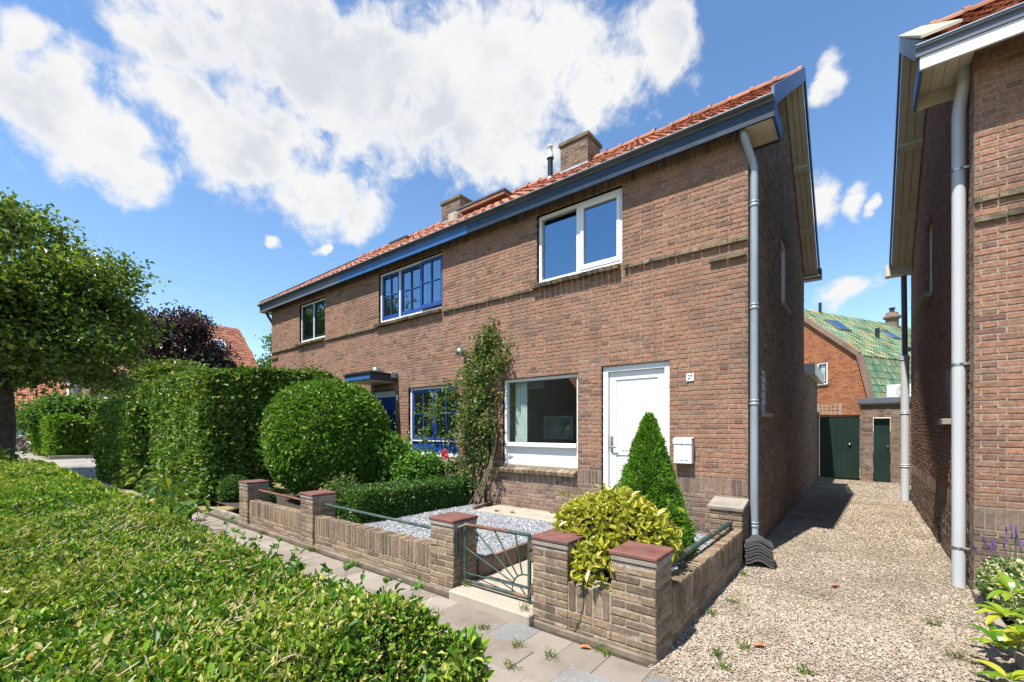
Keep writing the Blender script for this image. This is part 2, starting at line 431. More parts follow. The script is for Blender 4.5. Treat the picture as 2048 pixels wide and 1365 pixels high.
def groundmat():
    m, nt = start('ground')
    n = noise(nt, 0.5, 6.0)
    c = mixc(nt, smooth(nt, n, 0.4, 0.65), (0.10, 0.13, 0.035), (0.27, 0.22, 0.12))
    p = nd(nt, 'ShaderNodeBsdfPrincipled', {'Base Color': c, 'Roughness': 1.0, 'Specular IOR Level': 0.1})
    nt.links.new(bumpn(nt, noise(nt, 25.0, 6.0), 0.8, 0.03), p.inputs['Normal'])
    finish(nt, p.outputs[0])


groundmat()

# ------------------------------------------------------------------ geometry helpers
ZV = np.array([0.0, 0.0, 1.0])
FW = np.array([-math.sin(YAW), math.cos(YAW), 0.0])
RT = np.array([math.cos(YAW), math.sin(YAW), 0.0])


def unit(a):
    a = np.asarray(a, float)
    return a / (np.linalg.norm(a, axis=-1, keepdims=True) + 1e-12)


def view_xyz(P):
    """depth, horizontal and vertical tangent of points as seen from where the photographer stood"""
    d = np.asarray(P, float) - CAM
    z = d @ FW
    zz = np.where(np.abs(z) < 1e-6, 1e-6, z)
    return z, (d @ RT) / zz, d[..., 2] / zz


def in_view(P, m=0.25):
    z, u, v = view_xyz(P)
    return (z > 0.05) & (np.abs(u) < 1.162 + m) & (v < 0.974 + m) & (v > -0.5755 - m)


def vnoise(P, scale=1.0, seed=0.0):
    q = np.asarray(P, float) * scale
    i = np.floor(q)
    f = q - i
    f = f * f * (3 - 2 * f)

    def h(ix, iy, iz):
        s = np.sin(ix * 127.1 + iy * 311.7 + iz * 74.7 + seed * 13.7) * 43758.5453
        return s - np.floor(s)
    r = 0
    for a in (0, 1):
        for b in (0, 1):
            for c in (0, 1):
                w = (f[:, 0] if a else 1 - f[:, 0]) * (f[:, 1] if b else 1 - f[:, 1]) * (f[:, 2] if c else 1 - f[:, 2])
                r = r + w * h(i[:, 0] + a, i[:, 1] + b, i[:, 2] + c)
    return r


def fbm(P, scale=1.0, seed=0.0):
    return (vnoise(P, scale, seed) * 0.55 + vnoise(P, scale * 2.1, seed + 3) * 0.3 + vnoise(P, scale * 4.3, seed + 7) * 0.15)


def make_mesh(name, V, faces, mat, rnd=None, smooth=False):
    """faces: list of int arrays (n,3) or (n,4)"""
    me = bpy.data.meshes.new(name)
    V = np.ascontiguousarray(V, dtype=np.float32)
    faces = [np.asarray(f, dtype=np.int32) for f in faces if len(f)]
    me.vertices.add(len(V))
    me.vertices.foreach_set('co', V.ravel())
    loops = np.concatenate([f.ravel() for f in faces])
    tot = np.concatenate([np.full(len(f), f.shape[1], np.int32) for f in faces])
    st = np.concatenate([[0], np.cumsum(tot)[:-1]]).astype(np.int32)
    me.loops.add(len(loops))
    me.loops.foreach_set('vertex_index', loops)
    me.polygons.add(len(tot))
    me.polygons.foreach_set('loop_start', st)
    me.polygons.foreach_set('loop_total', tot)
    me.polygons.foreach_set('use_smooth', np.full(len(tot), bool(smooth)))
    if rnd is not None:
        a = me.attributes.new('rnd', 'FLOAT', 'POINT')
        a.data.foreach_set('value', np.ascontiguousarray(rnd, dtype=np.float32))
    me.materials.append(MATS[mat] if isinstance(mat, str) else mat)
    me.update(calc_edges=True)
    me.validate()
    return me


WLOC = {}


def put(o, parent=None, **props):
    COL.objects.link(o)
    if parent is not None:
        o.parent = parent
        L = WLOC.get(parent.name)
        if L is not None:
            o.matrix_parent_inverse = Matrix.Translation(-L)
    for k, v in props.items():
        o[k] = v
    return o


def thing(name, label, cat, loc=(0, 0, 0), group=None):
    o = bpy.data.objects.new(name, None)
    o.empty_display_size = 0.2
    COL.objects.link(o)
    o.location = loc
    WLOC[o.name] = Vector(loc)
    o['label'] = label
    o['category'] = cat
    o['kind'] = 'thing'
    if group:
        o['group'] = group
    return o


CB_F4 = None


def _cbox_faces():
    # 24 vertices: corner c (bits x,y,z) times the axis whose face it lies on
    f4, f3 = [], []
    idx = lambda c, a: c * 3 + a
    for a in range(3):
        b, c = (a + 1) % 3, (a + 2) % 3
        for s in (0, 1):
            q = []
            for (p, r) in ((0, 0), (1, 0), (1, 1), (0, 1)):
                q.append(idx((s << a) | (p << b) | (r << c), a))
            f4.append(q if s else q[::-1])
    for a in range(3):                       # edges along axis a
        b, c = (a + 1) % 3, (a + 2) % 3
        for p in (0, 1):
            for r in (0, 1):
                c0 = (p << b) | (r << c)
                c1 = c0 | (1 << a)
                q = [idx(c0, b), idx(c1, b), idx(c1, c), idx(c0, c)]
                f4.append(q if (p ^ r) else q[::-1])
    for k in range(8):
        t = [idx(k, 0), idx(k, 1), idx(k, 2)]
        par = (k & 1) ^ ((k >> 1) & 1) ^ ((k >> 2) & 1)
        f3.append(t if par else t[::-1])
    return np.array(f4), np.array(f3)


CB_F4, CB_F3 = _cbox_faces()


def cbox_verts(lo, hi, b):
    lo = np.asarray(lo, float)
    hi = np.asarray(hi, float)
    bb = np.minimum(b, (hi - lo) * 0.45)
    V = np.zeros((24, 3))
    for c in range(8):
        for a in range(3):
            for k in range(3):
                s = (c >> k) & 1
                V[c * 3 + a, k] = (hi[k] if s else lo[k]) + (0 if k == a else (-bb[k] if s else bb[k]))
    return V


class Geo:
    def __init__(self):
        self.v, self.f4, self.f3, self.r, self.n = [], [], [], [], 0

    def add(self, V, f4=None, f3=None, rnd=None):
        V = np.asarray(V, float).reshape(-1, 3)
        if f4 is not None and len(f4):
            self.f4.append(np.asarray(f4) + self.n)
        if f3 is not None and len(f3):
            self.f3.append(np.asarray(f3) + self.n)
        self.v.append(V)
        self.r.append(np.full(len(V), random.random() if rnd is None else rnd))
        self.n += len(V)
        return self

    def box(self, x0, x1, y0, y1, z0, z1, b=0.004, xf=None, rnd=None):
        V = cbox_verts((min(x0, x1), min(y0, y1), min(z0, z1)), (max(x0, x1), max(y0, y1), max(z0, z1)), b)
        if xf is not None:
            V = V @ np.array(xf[0]).T + np.array(xf[1])
        return self.add(V, CB_F4, CB_F3, rnd)

    def tube(self, pts, r, n=8, caps=True, rnd=None):
        pts = np.asarray(pts, float)
        r = np.broadcast_to(np.asarray(r, float), (len(pts),))
        t = np.gradient(pts, axis=0)
        t = unit(t)
        ref = np.array([0, 0, 1.0]) if abs(t[:, 2]).mean() < 0.9 else np.array([1.0, 0, 0])
        a = unit(np.cross(t, ref))
        b = unit(np.cross(t, a))
        ang = np.linspace(0, 2 * np.pi, n, endpoint=False)
        V = pts[:, None, :] + r[:, None, None] * (np.cos(ang)[None, :, None] * a[:, None, :] + np.sin(ang)[None, :, None] * b[:, None, :])
        m = len(pts)
        i = np.arange(m - 1)[:, None] * n
        j = np.arange(n)[None, :]
        k = (j + 1) % n
        f4 = np.stack([i + j, i + n + j, i + n + k, i + k], -1).reshape(-1, 4)
        V = V.reshape(-1, 3)
        f3 = []
        if caps:
            V = np.concatenate([V, V[:n], V[(m - 1) * n:m * n], pts[:1], pts[-1:]])
            e0, e1 = m * n, m * n + n
            c0, c1 = m * n + 2 * n, m * n + 2 * n + 1
            for q in range(n):
                f3.append((c0, e0 + q, e0 + (q + 1) % n))
                f3.append((c1, e1 + (q + 1) % n, e1 + q))
        return self.add(V, f4, f3, rnd)

    def prism(self, poly, axis, a, b, rnd=None):
        """poly: 2-D outline; axis 0: (y,z) swept in x, 1: (x,z) swept in y, 2: (x,y) swept in z"""
        poly = np.asarray(poly, float)
        n = len(poly)
        V = []
        for s in (a, b):
            for p in poly:
                V.append({0: (s, p[0], p[1]), 1: (p[0], s, p[1]), 2: (p[0], p[1], s)}[axis])
        f4 = [(i, (i + 1) % n, n + (i + 1) % n, n + i) for i in range(n)]
        c = len(V)
        V.append(np.mean(V[:n], 0))
        V.append(np.mean(V[n:2 * n], 0))
        f3 = []
        for i in range(n):
            f3.append((c, (i + 1) % n, i))
            f3.append((c + 1, n + i, n + (i + 1) % n))
        return self.add(V, f4, f3, rnd)

    def lathe(self, prof, c, n=16, axis=2, rnd=None):
        """prof: (radius, height) list round an axis through c"""
        ang = np.linspace(0, 2 * np.pi, n, endpoint=False)
        V = []
        for (r, h) in prof:
            for t in ang:
                p = [r * math.cos(t), r * math.sin(t), h]
                if axis == 1:
                    p = [p[0], p[2], p[1]]
                if axis == 0:
                    p = [p[2], p[0], p[1]]
                V.append(np.array(p) + np.array(c))
        f4 = []
        for i in range(len(prof) - 1):
            for j in range(n):
                k = (j + 1) % n
                f4.append((i * n + j, i * n + k, (i + 1) * n + k, (i + 1) * n + j))
        return self.add(V, f4, None, rnd)

    def data(self, name, mat, smooth=False):
        V = np.concatenate(self.v)
        F = []
        if self.f4:
            F.append(np.concatenate(self.f4))
        if self.f3:
            F.append(np.concatenate(self.f3))
        return make_mesh(name, V, F, mat, np.concatenate(self.r), smooth)

    def obj(self, name, mat, parent=None, smooth=False, **props):
        return put(bpy.data.objects.new(name, self.data(name, mat, smooth)), parent, **props)


def boxpart(name, mat, parent, x0, x1, y0, y1, z0, z1, b=0.004, **props):
    return Geo().box(x0, x1, y0, y1, z0, z1, b).obj(name, mat, parent, **props)


def rotz(a):
    c, s = math.cos(a), math.sin(a)
    return np.array([[c, -s, 0], [s, c, 0], [0, 0, 1.0]])


# ------------------------------------------------------------------ bricks and tiles: unit shapes shared by alike pieces
KINDS = {'S': (0.21, 0.052), 'H': (0.10, 0.052), 'V': (0.052, 0.205)}
UNIT = {}


def unit_brick(kind, k):
    """front part of a brick: x and z in -0.5..0.5, y metres behind the face"""
    if (kind, k) in UNIT:
        return UNIT[(kind, k)]
    rs = np.random.RandomState(100 + k * 7 + ord(kind))
    w, h = KINDS[kind]
    ring = np.array([(-.5, -.5), (.5, -.5), (.5, .5), (-.5, .5)])
    jit = rs.uniform(-1, 1, (4, 2)) * np.array([0.0035 / w, 0.0028 / h])
    outer = ring + jit
    inset = ring * (1 - 2 * np.array([0.0040 / w, 0.0040 / h])) + jit + rs.uniform(-1, 1, (4, 2)) * np.array([0.0015 / w, 0.0015 / h])
    V = []
    for r, y in ((ring, 0.030), (outer, 0.0035), (inset, 0.0)):
        for i, p in enumerate(r):
            V.append((p[0], y + (rs.uniform(-0.0015, 0.0015) if y == 0 else 0), p[1]))
    F = []
    for a in (0, 4):
        for i in range(4):
            j = (i + 1) % 4
            F.append((a + i, a + j, a + 4 + j, a + 4 + i))
    F.append((8, 9, 10, 11))
    UNIT[(kind, k)] = (np.array(V), np.array(F))
    return UNIT[(kind, k)]


SHARED = {}


def shared_mesh(key, name, V, F, mat):
    k = (key, mat)
    if k not in SHARED:
        SHARED[k] = make_mesh(name, V, F, mat, np.zeros(len(V)))
    return SHARED[k]


class Pieces:
    """alike pieces laid on a surface: those that show largest become objects, the rest one joined part"""

    def __init__(self):
        self.items = []      # (unit V, unit F list, key, matrix 3x3, origin 3, size for rank, normal, mat)

    def add(self, V, F, key, A, o, area, nrm, mat):
        self.items.append((V, F, key, A, np.asarray(o, float), area, nrm, mat))

    def finish(self, name, parent, limit, rest_name, rest_parent=None, hide=None):
        if not self.items:
            return
        O = np.array([i[4] for i in self.items])
        ar = np.array([i[5] for i in self.items])
        N = np.array([i[6] for i in self.items])
        z, u, v = view_xyz(O)
        d = CAM - O
        dist = np.linalg.norm(d, axis=1)
        cosv = (N * d).sum(1) / dist
        score = ar * np.clip(cosv, 0, 1) / dist ** 2
        score = np.where(in_view(O, -0.01), score, 0.0)
        if hide is not None:
            score = np.where(hide(O), 0.0, score)
        order = np.argsort(-score)
        pick = set(int(i) for i in order[:limit] if score[i] > 0)
        rest = {}
        for i, (V, F, key, A, o, a_, n_, mat) in enumerate(self.items):
            if i in pick:
                ob = bpy.data.objects.new(name, shared_mesh(key, name, V, F, mat))
                M = Matrix.Identity(4)
                for r in range(3):
                    for c in range(3):
                        M[r][c] = A[r, c]
                    M[r][3] = o[r]
                ob.matrix_basis = M
                put(ob, parent)
            else:
                rest.setdefault(mat, []).append(i)
        for mat, ids in rest.items():
            g = Geo()
            Vs, Fs, R, n = [], {}, [], 0
            for i in ids:
                V, F, key, A, o = self.items[i][:5]
                Vs.append(V @ A.T + o)
                for f in F:
                    Fs.setdefault(f.shape[1], []).append(f + n)
                R.append(np.full(len(V), rng.random()))
                n += len(V)
            me = make_mesh(rest_name, np.concatenate(Vs), [np.concatenate(f) for f in Fs.values()], mat, np.concatenate(R))
            put(bpy.data.objects.new(rest_name, me), rest_parent or parent, kind='stuff')


class Wall:
    """a flat wall: u along U, v up; outward normal U x Z"""

    def __init__(self, O, U):
        self.O = np.asarray(O, float)
        self.U = unit(U)
        self.N = np.cross(self.U, ZV)
        self.P = Pieces()

    def brick(self, u0, u1, v0, v1, mat, proud=0.0, j=0.0):
        w, h = u1 - u0, v1 - v0
        kind = 'V' if h > w else ('S' if w > 0.15 else 'H')
        V, F = unit_brick(kind, rng.integers(0, 5))
        A = np.stack([self.U * w, -self.N, ZV * h], 1)
        o = self.O + self.U * (u0 + u1) / 2 + ZV * (v0 + v1) / 2 + self.N * (proud + rng.normal(0, 0.0011))
        tw = rng.normal(0, 0.004)
        A = A.copy()
        A[:, 0] += ZV * w * tw
        self.P.add(V, [F], (kind, id(V)), A, o, w * h, self.N, mat)

    def courses(self, ua, ub, va, n, mat, openings=(), c=0.0625, off=0, limit=None, proud=0.0, joint=0.0105):
        """Flemish bond courses; openings are (u0,u1,v0,v1); limit(v) gives the free span of a course"""
        for k in range(n):
            v0, v1 = va + k * c + joint / 2, va + (k + 1) * c - joint / 2
            vm = (v0 + v1) / 2
            spans = [(ua, ub)]
            if limit:
                a, b = limit(vm)
                spans = [(max(ua, a), min(ub, b))]
            for (o0, o1, p0, p1) in openings:
                if p0 < vm < p1:
                    ns = []
                    for (a, b) in spans:
                        if o1 <= a or o0 >= b:
                            ns.append((a, b))
                            continue
                        if o0 > a:
                            ns.append((a, o0))
                        if o1 < b:
                            ns.append((o1, b))
                    spans = ns
            for (a, b) in spans:
                if b - a < 0.03:
                    continue
                x = math.floor(a / 0.33) * 0.33 - 0.33 + (0.165 if (k + off) % 2 else 0.0) + 0.0
                odd = 0
                while x < b:
                    L = 0.22 if odd == 0 else 0.11
                    u0, u1 = max(a, x + joint / 2), min(b, x + L - joint / 2)
                    if u1 - u0 > 0.022:
                        self.brick(u0, u1, v0, v1, mat, proud)
                    x += L
                    odd ^= 1

    def soldiers(self, ua, ub, v0, v1, mat, proud=0.0, pitch=0.0625, joint=0.0105):
        n = max(1, round((ub - ua) / pitch))
        p = (ub - ua) / n
        for i in range(n):
            self.brick(ua + i * p + joint / 2, ua + (i + 1) * p - joint / 2, v0 + joint / 2, v1 - joint / 2, mat, proud)

    def backing(self, name, mat, parent, ua, ub, va, vb, openings=(), thick=0.2, back=0.0055, top=None):
        """the mortar body behind the bricks, with the openings left free"""
        us = sorted({ua, ub, *[o for q in openings for o in q[:2] if ua < o < ub]})
        vv = sorted({va, vb, *[o for q in openings for o in q[2:] if va < o < vb]})
        g = Geo()
        for i in range(len(us) - 1):
            run = None
            for j in range(len(vv) - 1):
                um, vm = (us[i] + us[i + 1]) / 2, (vv[j] + vv[j + 1]) / 2
                free = any(o[0] < um < o[1] and o[2] < vm < o[3] for o in openings)
                if not free:
                    if run is None:
                        run = [vv[j], vv[j + 1]]
                    else:
                        run[1] = vv[j + 1]
                if free or j == len(vv) - 2:
                    if run:
                        self._slab(g, us[i], us[i + 1], run[0], run[1], back, thick)
                    run = None
        if top:
            # gable top: polygon of (u, v)
            n = len(top)
            V = []
            for b in (back, thick):
                for (u, v) in top:
                    V.append(self.O + self.U * u + ZV * v - self.N * b)
            V = np.array(V)
            f3 = [(0, i, i + 1) for i in range(1, n - 1)] + [(n, n + i + 1, n + i) for i in range(1, n - 1)]
            f4 = [(i, n + i, n + (i + 1) % n, (i + 1) % n) for i in range(n)]
            g.add(V, f4, f3)
        return g.obj(name, mat, parent)

    def _slab(self, g, u0, u1, v0, v1, b0, b1):
        V = []
        for b in (b0, b1):
            for (u, v) in ((u0, v0), (u1, v0), (u1, v1), (u0, v1)):
                V.append(self.O + self.U * u + ZV * v - self.N * b)
        f = [(0, 1, 2, 3), (7, 6, 5, 4), (0, 4, 5, 1), (1, 5, 6, 2), (2, 6, 7, 3), (3, 7, 4, 0)]
        g.add(np.array(V), f)


def unit_pantile():
    w, L, nx = 0.232, 0.36, 8
    xs = np.linspace(0, 1, nx + 1)
    zz = 0.024 * np.sin(xs * 2 * np.pi * 0.93 + 0.5) + 0.004
    V = []
    for y, dz in ((0.0, 0.026), (L, 0.0)):
        for x, q in zip(xs, zz):
            V.append((x * w, y, q + dz))
    for x, q in zip(xs, zz):
        V.append((x * w, 0.004, q + 0.026 - 0.016))
    n = nx + 1
    F = []
    for i in range(nx):
        F.append((i, i + 1, n + i + 1, n + i))
        F.append((2 * n + i, 2 * n + i + 1, i + 1, i))
    return np.array(V), np.array(F)


PAN_V, PAN_F = unit_pantile()


def tile_roof(pieces, x0, x1, eave, slope_deg, length, mat, U=(1, 0, 0), S=None, cw=0.208, cl=0.30, clip=None, jit=0.006):
    """pantiles from the eave line up the slope; eave: a point on the eave, U along it"""
    U = unit(U)
    th = math.radians(slope_deg)
    hor = np.cross(ZV, U)           # up-slope horizontal direction
    S = hor * math.cos(th) + ZV * math.sin(th)
    N = np.cross(U, S)
    rows = int(length / cl)
    cols = int(round((x1 - x0) / cw))
    p = (x1 - x0) / cols
    for r in range(rows):
        for c in range(cols):
            o = np.asarray(eave) + U * (x0 + c * p) + S * (r * length / rows) + N * rng.normal(0, 0.0035)
            if clip is not None and not clip(o):
                continue
            A = np.stack([U, S, N], 1) @ rotz(rng.normal(0, 0.010))
            pieces.add(PAN_V, [PAN_F], 'pan', A, o, 0.06, N, mat)


# ------------------------------------------------------------------ leaves
def leaf_mesh(P, A, Nn, L, W, six=False, fold=0.25, curl=0.15):
    """P base, A axis, Nn face normal (all n x 3); L, W sizes"""
    n = len(P)
    A = unit(A)
    B = unit(np.cross(A, Nn))
    Nn = np.cross(B, A)
    L = np.broadcast_to(L, (n,))[:, None]
    W = np.broadcast_to(W, (n,))[:, None]
    if not six:
        v0 = P
        v1 = P + A * L * 0.5 + B * W * 0.5 + Nn * W * fold
        v2 = P + A * L - Nn * L * curl
        v3 = P + A * L * 0.5 - B * W * 0.5 + Nn * W * fold
        V = np.stack([v0, v1, v2, v3], 1).reshape(-1, 3)
        i = np.arange(n)[:, None] * 4
        F = np.concatenate([i + np.array([[0, 1, 2]]), i + np.array([[0, 2, 3]])])
        return V, [F], 4
    v = [P,
         P + A * L * 0.28 + B * W * 0.42 + Nn * W * fold,
         P + A * L * 0.68 + B * W * 0.42 + Nn * (W * fold - L * curl * 0.4),
         P + A * L - Nn * L * curl,
         P + A * L * 0.68 - B * W * 0.42 + Nn * (W * fold - L * curl * 0.4),
         P + A * L * 0.28 - B * W * 0.42 + Nn * W * fold]
    V = np.stack(v, 1).reshape(-1, 3)
    i = np.arange(n)[:, None] * 6
    F = np.concatenate([i + np.array([[0, 1, 2, 3]]), i + np.array([[0, 3, 4, 5]])])
    return V, [F], 6


def rnd_dirs(n):
    return unit(rng.normal(size=(n, 3)))


def foliage(name, parent, mat, P, Nout, L, W, six=False, outw=0.5, up=0.25, lsd=0.25, face=0.8, rbias=None, **kw):
    n = len(P)
    R = rnd_dirs(n)
    A = R + Nout * outw + ZV * up
    Fn = unit(Nout * face + ZV * 0.5 + rnd_dirs(n) * 0.8)
    ls = np.clip(rng.normal(1, lsd, n), 0.5, 1.7)
    V, F, k = leaf_mesh(P, A, Fn, L * ls, W * ls, six, **kw)
    r = rng.random(n) if rbias is None else np.clip(rbias + rng.normal(0, 0.16, n), 0.0, 0.999)
    me = make_mesh(name, V, F, mat, np.repeat(r, k))
    return put(bpy.data.objects.new(name, me), parent, kind='stuff')


def box_shell(lo, hi, dens, faces='xXyYZ', depth=0.12, bump=0.10, bs=1.3, seed=0.0, cull=True):
    """points in the outer layer of a clipped block; returns points and outward normals"""
    lo, hi = np.asarray(lo, float), np.asarray(hi, float)
    S = hi - lo
    Ps, Ns = [], []
    for f in faces:
        a = 'xyz'.index(f.lower())
        s = 1 if f.isupper() else 0
        b, c = (a + 1) % 3, (a + 2) % 3
        n = int(S[b] * S[c] * dens)
        p = lo + rng.random((n, 3)) * S
        p[:, a] = hi[a] if s else lo[a]
        nn = np.zeros((n, 3))
        nn[:, a] = 1 if s else -1
        Ps.append(p)
        Ns.append(nn)
    P, N = np.concatenate(Ps), np.concatenate(Ns)
    # round the edges, then push in and out in clumps
    C = (lo + hi) / 2
    q = (P - C) / (S / 2)
    e = np.abs(q) ** 8
    over = np.clip(e.sum(1) - 1.0, 0, 2)
    P = C + (P - C) * (1 - 0.05 * over)[:, None]
    d = (fbm(P, bs, seed) - 0.5) * 2 * bump - rng.exponential(depth * 0.45, len(P)) + np.where(rng.random(len(P)) < 0.035, rng.exponential(depth * 0.35, len(P)), 0)
    P = P + N * d[:, None]
    keep = rng.random(len(P)) < 0.15 + 1.4 * fbm(P, bs * 2.3, seed + 5)
    if cull:
        keep &= in_view(P, 0.35)
    return P[keep], N[keep]


def ell_shell(C, R, n, depth=0.16, bump=0.08, bs=1.5, seed=0.0, zmin=-1.0, power=2.0):
    D = rnd_dirs(int(n * 1.3))
    D = D[D[:, 2] > zmin]
    if power != 2.0:
        D = D / ((np.abs(D) ** power).sum(1) ** (1 / power))[:, None]
    Nn = unit(D / np.asarray(R))
    P = np.asarray(C) + D * np.asarray(R)
    s = (fbm(P, bs, seed) - 0.5) * 2 * bump - rng.exponential(depth * 0.4, len(P)) + np.where(rng.random(len(P)) < 0.035, rng.exponential(depth * 0.35, len(P)), 0)
    P = P + Nn * s[:, None]
    keep = rng.random(len(P)) < 0.15 + 1.4 * fbm(P, bs * 2.5, seed + 5)
    return P[keep], Nn[keep]


def core_ball(C, R, n=14, power=2.0, seed=0):
    g = Geo()
    th = np.linspace(0, math.pi, n)
    ph = np.linspace(0, 2 * math.pi, n * 2, endpoint=False)
    D = np.array([[math.sin(t) * math.cos(p), math.sin(t) * math.sin(p), math.cos(t)] for t in th for p in ph])
    if power != 2.0:
        D = D / ((np.abs(D) ** power).sum(1) ** (1 / power))[:, None]
    V = np.asarray(C) + D * np.asarray(R) * (0.85 + 0.3 * vnoise(D, 2.5, seed))[:, None]
    m = n * 2
    f = []
    for i in range(n - 1):
        for j in range(m):
            f.append((i * m + j, (i + 1) * m + j, (i + 1) * m + (j + 1) % m, i * m + (j + 1) % m))
    g.add(V, f)
    return g


def branchy(g, base, tip, r0, r1, wob=0.1, n=7, sides=7):
    t = np.linspace(0, 1, n)[:, None]
    p = np.asarray(base) * (1 - t) + np.asarray(tip) * t
    L = np.linalg.norm(np.asarray(tip) - np.asarray(base))
    o = rng.normal(0, wob * L * 0.25, (n, 3))
    o[0] = 0
    o[-1] *= 0.3
    p = p + o
    g.tube(p, np.linspace(r0, r1, n), sides)
    return p

# ================================================================== THE SETTING
def sheet(name, mat, pts, z, kind='structure', parent=None):
    V = np.array([(x, y, z) for x, y in pts], float)
    me = make_mesh(name, V, [np.array([list(range(len(pts)))])] if len(pts) == 4 else [np.array([(0, i, i + 1) for i in range(1, len(pts) - 1)])], mat, np.zeros(len(pts)))
    return put(bpy.data.objects.new(name, me), parent, kind=kind)


sheet('ground', 'ground', [(-400, -300), (300, -300), (300, 400), (-400, 400)], -0.03)
sheet('road', 'asphalt', [(-120, -9.5), (60, -9.5), (60, -3.2), (-120, -3.2)], -0.022)
sheet('side_street', 'side_street', [(-33.0, -3.1), (-19.4, -3.1), (-19.4, 60), (-33.0, 60)], -0.018)
pavement = sheet('pavement', 'soil', [(-19.3, 1.0), (-1.04, 1.0), (-1.04, 2.98), (-19.3, 2.98)], -0.012)
sheet('far_pavement', 'side_street', [(-80, 0.5), (-33.0, 0.5), (-33.0, 2.9), (-80, 2.9)], -0.014)
driveway = sheet('driveway', 'gravel_bed', [(-1.12, 2.62), (-0.80, -2.5), (6.0, -2.5), (6.0, 3.2), (0.86, 3.2), (0.86, 17.4), (-1.12, 17.4)], -0.008)


def pave():
    """300 mm concrete tiles in half bond, a few granite ones among them"""
    dark = {(0, 7), (1, 1), (2, 14), (0, 19)}
    V0 = cbox_verts((-0.149, -0.149, -0.04), (0.149, 0.149, 0.0), 0.004)
    rest = Geo()
    for r in range(6):
        y = 2.86 - 0.15 - r * 0.30
        for c in range(64):
            x = -1.085 - 0.15 - c * 0.30 + (0.15 if r % 2 else 0.0)
            if r % 2 and c == 0:
                continue
            mat = 'pave_tile'
            # granite tiles where the photo has them
            if (r == 0 and abs(x + 2.145) < 0.1) or (r == 1 and abs(x + 1.385) < 0.1) or (r == 3 and abs(x + 4.5) < 0.1):
                mat = 'pave_dark'
            a = rng.normal(0, 0.006)
            tilt = rng.normal(0, 0.004, 2)
            A = rotz(a)
            A[2, 0], A[2, 1] = tilt
            o = np.array([x, y, rng.normal(0.0, 0.002)])
            if c < 30:
                ob = bpy.data.objects.new('paving_tile', shared_mesh('pave', 'paving_tile', V0, [CB_F4, CB_F3], mat))
                M = Matrix.Identity(4)
                for i in range(3):
                    for j in range(3):
                        M[i][j] = A[i, j]
                    M[i][3] = o[i]
                ob.matrix_basis = M
                put(ob, pavement)
            else:
                rest.add(V0 @ A.T + o, CB_F4, CB_F3)
    rest.obj('paving', 'pave_tile', pavement, kind='stuff')
    # the granite tile beside the gravel
    g = Geo().box(-1.07, -0.78, 2.50, 2.80, -0.04, 0.0)
    g.obj('paving_tile', 'pave_dark', pavement)


pave()

# ================================================================== THE HOUSES
YF = 6.04            # street facades
XL = -1.10           # side wall of number 27
XR = 0.835           # side wall of the house on the right
C = 0.0625           # brick course
RV = 0.9625          # first red course
SLOPE = 35.0
TAN35 = math.tan(math.radians(SLOPE))


def frame_ring(g, x0, x1, z0, z1, w, y0, y1, wb=None, b=0.004):
    wb = w if wb is None else wb
    g.box(x0, x0 + w, y0, y1, z0, z1, b)
    g.box(x1 - w, x1, y0, y1, z0, z1, b)
    g.box(x0 + w, x1 - w, y0, y1, z1 - w, z1, b)
    g.box(x0 + w, x1 - w, y0, y1, z0, z0 + wb, b)


def pane(parent, x0, x1, z0, z1, y, mat='glass'):
    g = Geo().box(x0, x1, y, y + 0.006, z0, z1, 0.0005)
    return g.obj('pane', mat, parent)


def room(parent, x0, x1, z0, z1, depth=2.6, mat='plaster'):
    """the room behind a window: floor, ceiling, back and side walls"""
    y0, y1 = YF + 0.215, YF + 0.215 + depth
    g = Geo()
    t = 0.03
    g.box(x0 - t, x0, y0, y1, z0, z1, 0)
    g.box(x1, x1 + t, y0, y1, z0, z1, 0)
    g.box(x0, x1, y1, y1 + t, z0, z1, 0)
    g.box(x0, x1, y0, y1, z0 - t, z0, 0)
    g.box(x0, x1, y0, y1, z1, z1 + t, 0)
    return g.obj('room', mat, parent)


def reveal(parent, x0, x1, z0, z1, mat='brick_brown', y1=YF + 0.2):
    g = Geo()
    g.box(x0 - 0.03, x0, YF + 0.004, y1, z0, z1, 0.001)
    g.box(x1, x1 + 0.03, YF + 0.004, y1, z0, z1, 0.001)
    g.box(x0, x1, YF + 0.004, y1, z1, z1 + 0.03, 0.001)
    return g.obj('reveal', mat, parent)


def brick_sill(parent, x0, x1, z_top, mat='brick_mossy', out=0.10, pitch=0.105, h=0.065):
    """row of sloping sill bricks, each its own"""
    n = max(1, round((x1 - x0) / pitch))
    p = (x1 - x0) / n
    th = math.radians(16)
    for i in range(n):
        g = Geo()
        c, s = math.cos(th), math.sin(th)
        R = np.array([[1, 0, 0], [0, c, -s], [0, s, c]])
        dz = rng.normal(0, 0.002)
        g.box(-p / 2 + 0.004, p / 2 - 0.004, -out - 0.02, 0.10, -h, 0, 0.008, xf=(R, (x0 + (i + 0.5) * p, YF, z_top - 0.012 + dz)))
        g.obj('sill_brick', mat, parent)


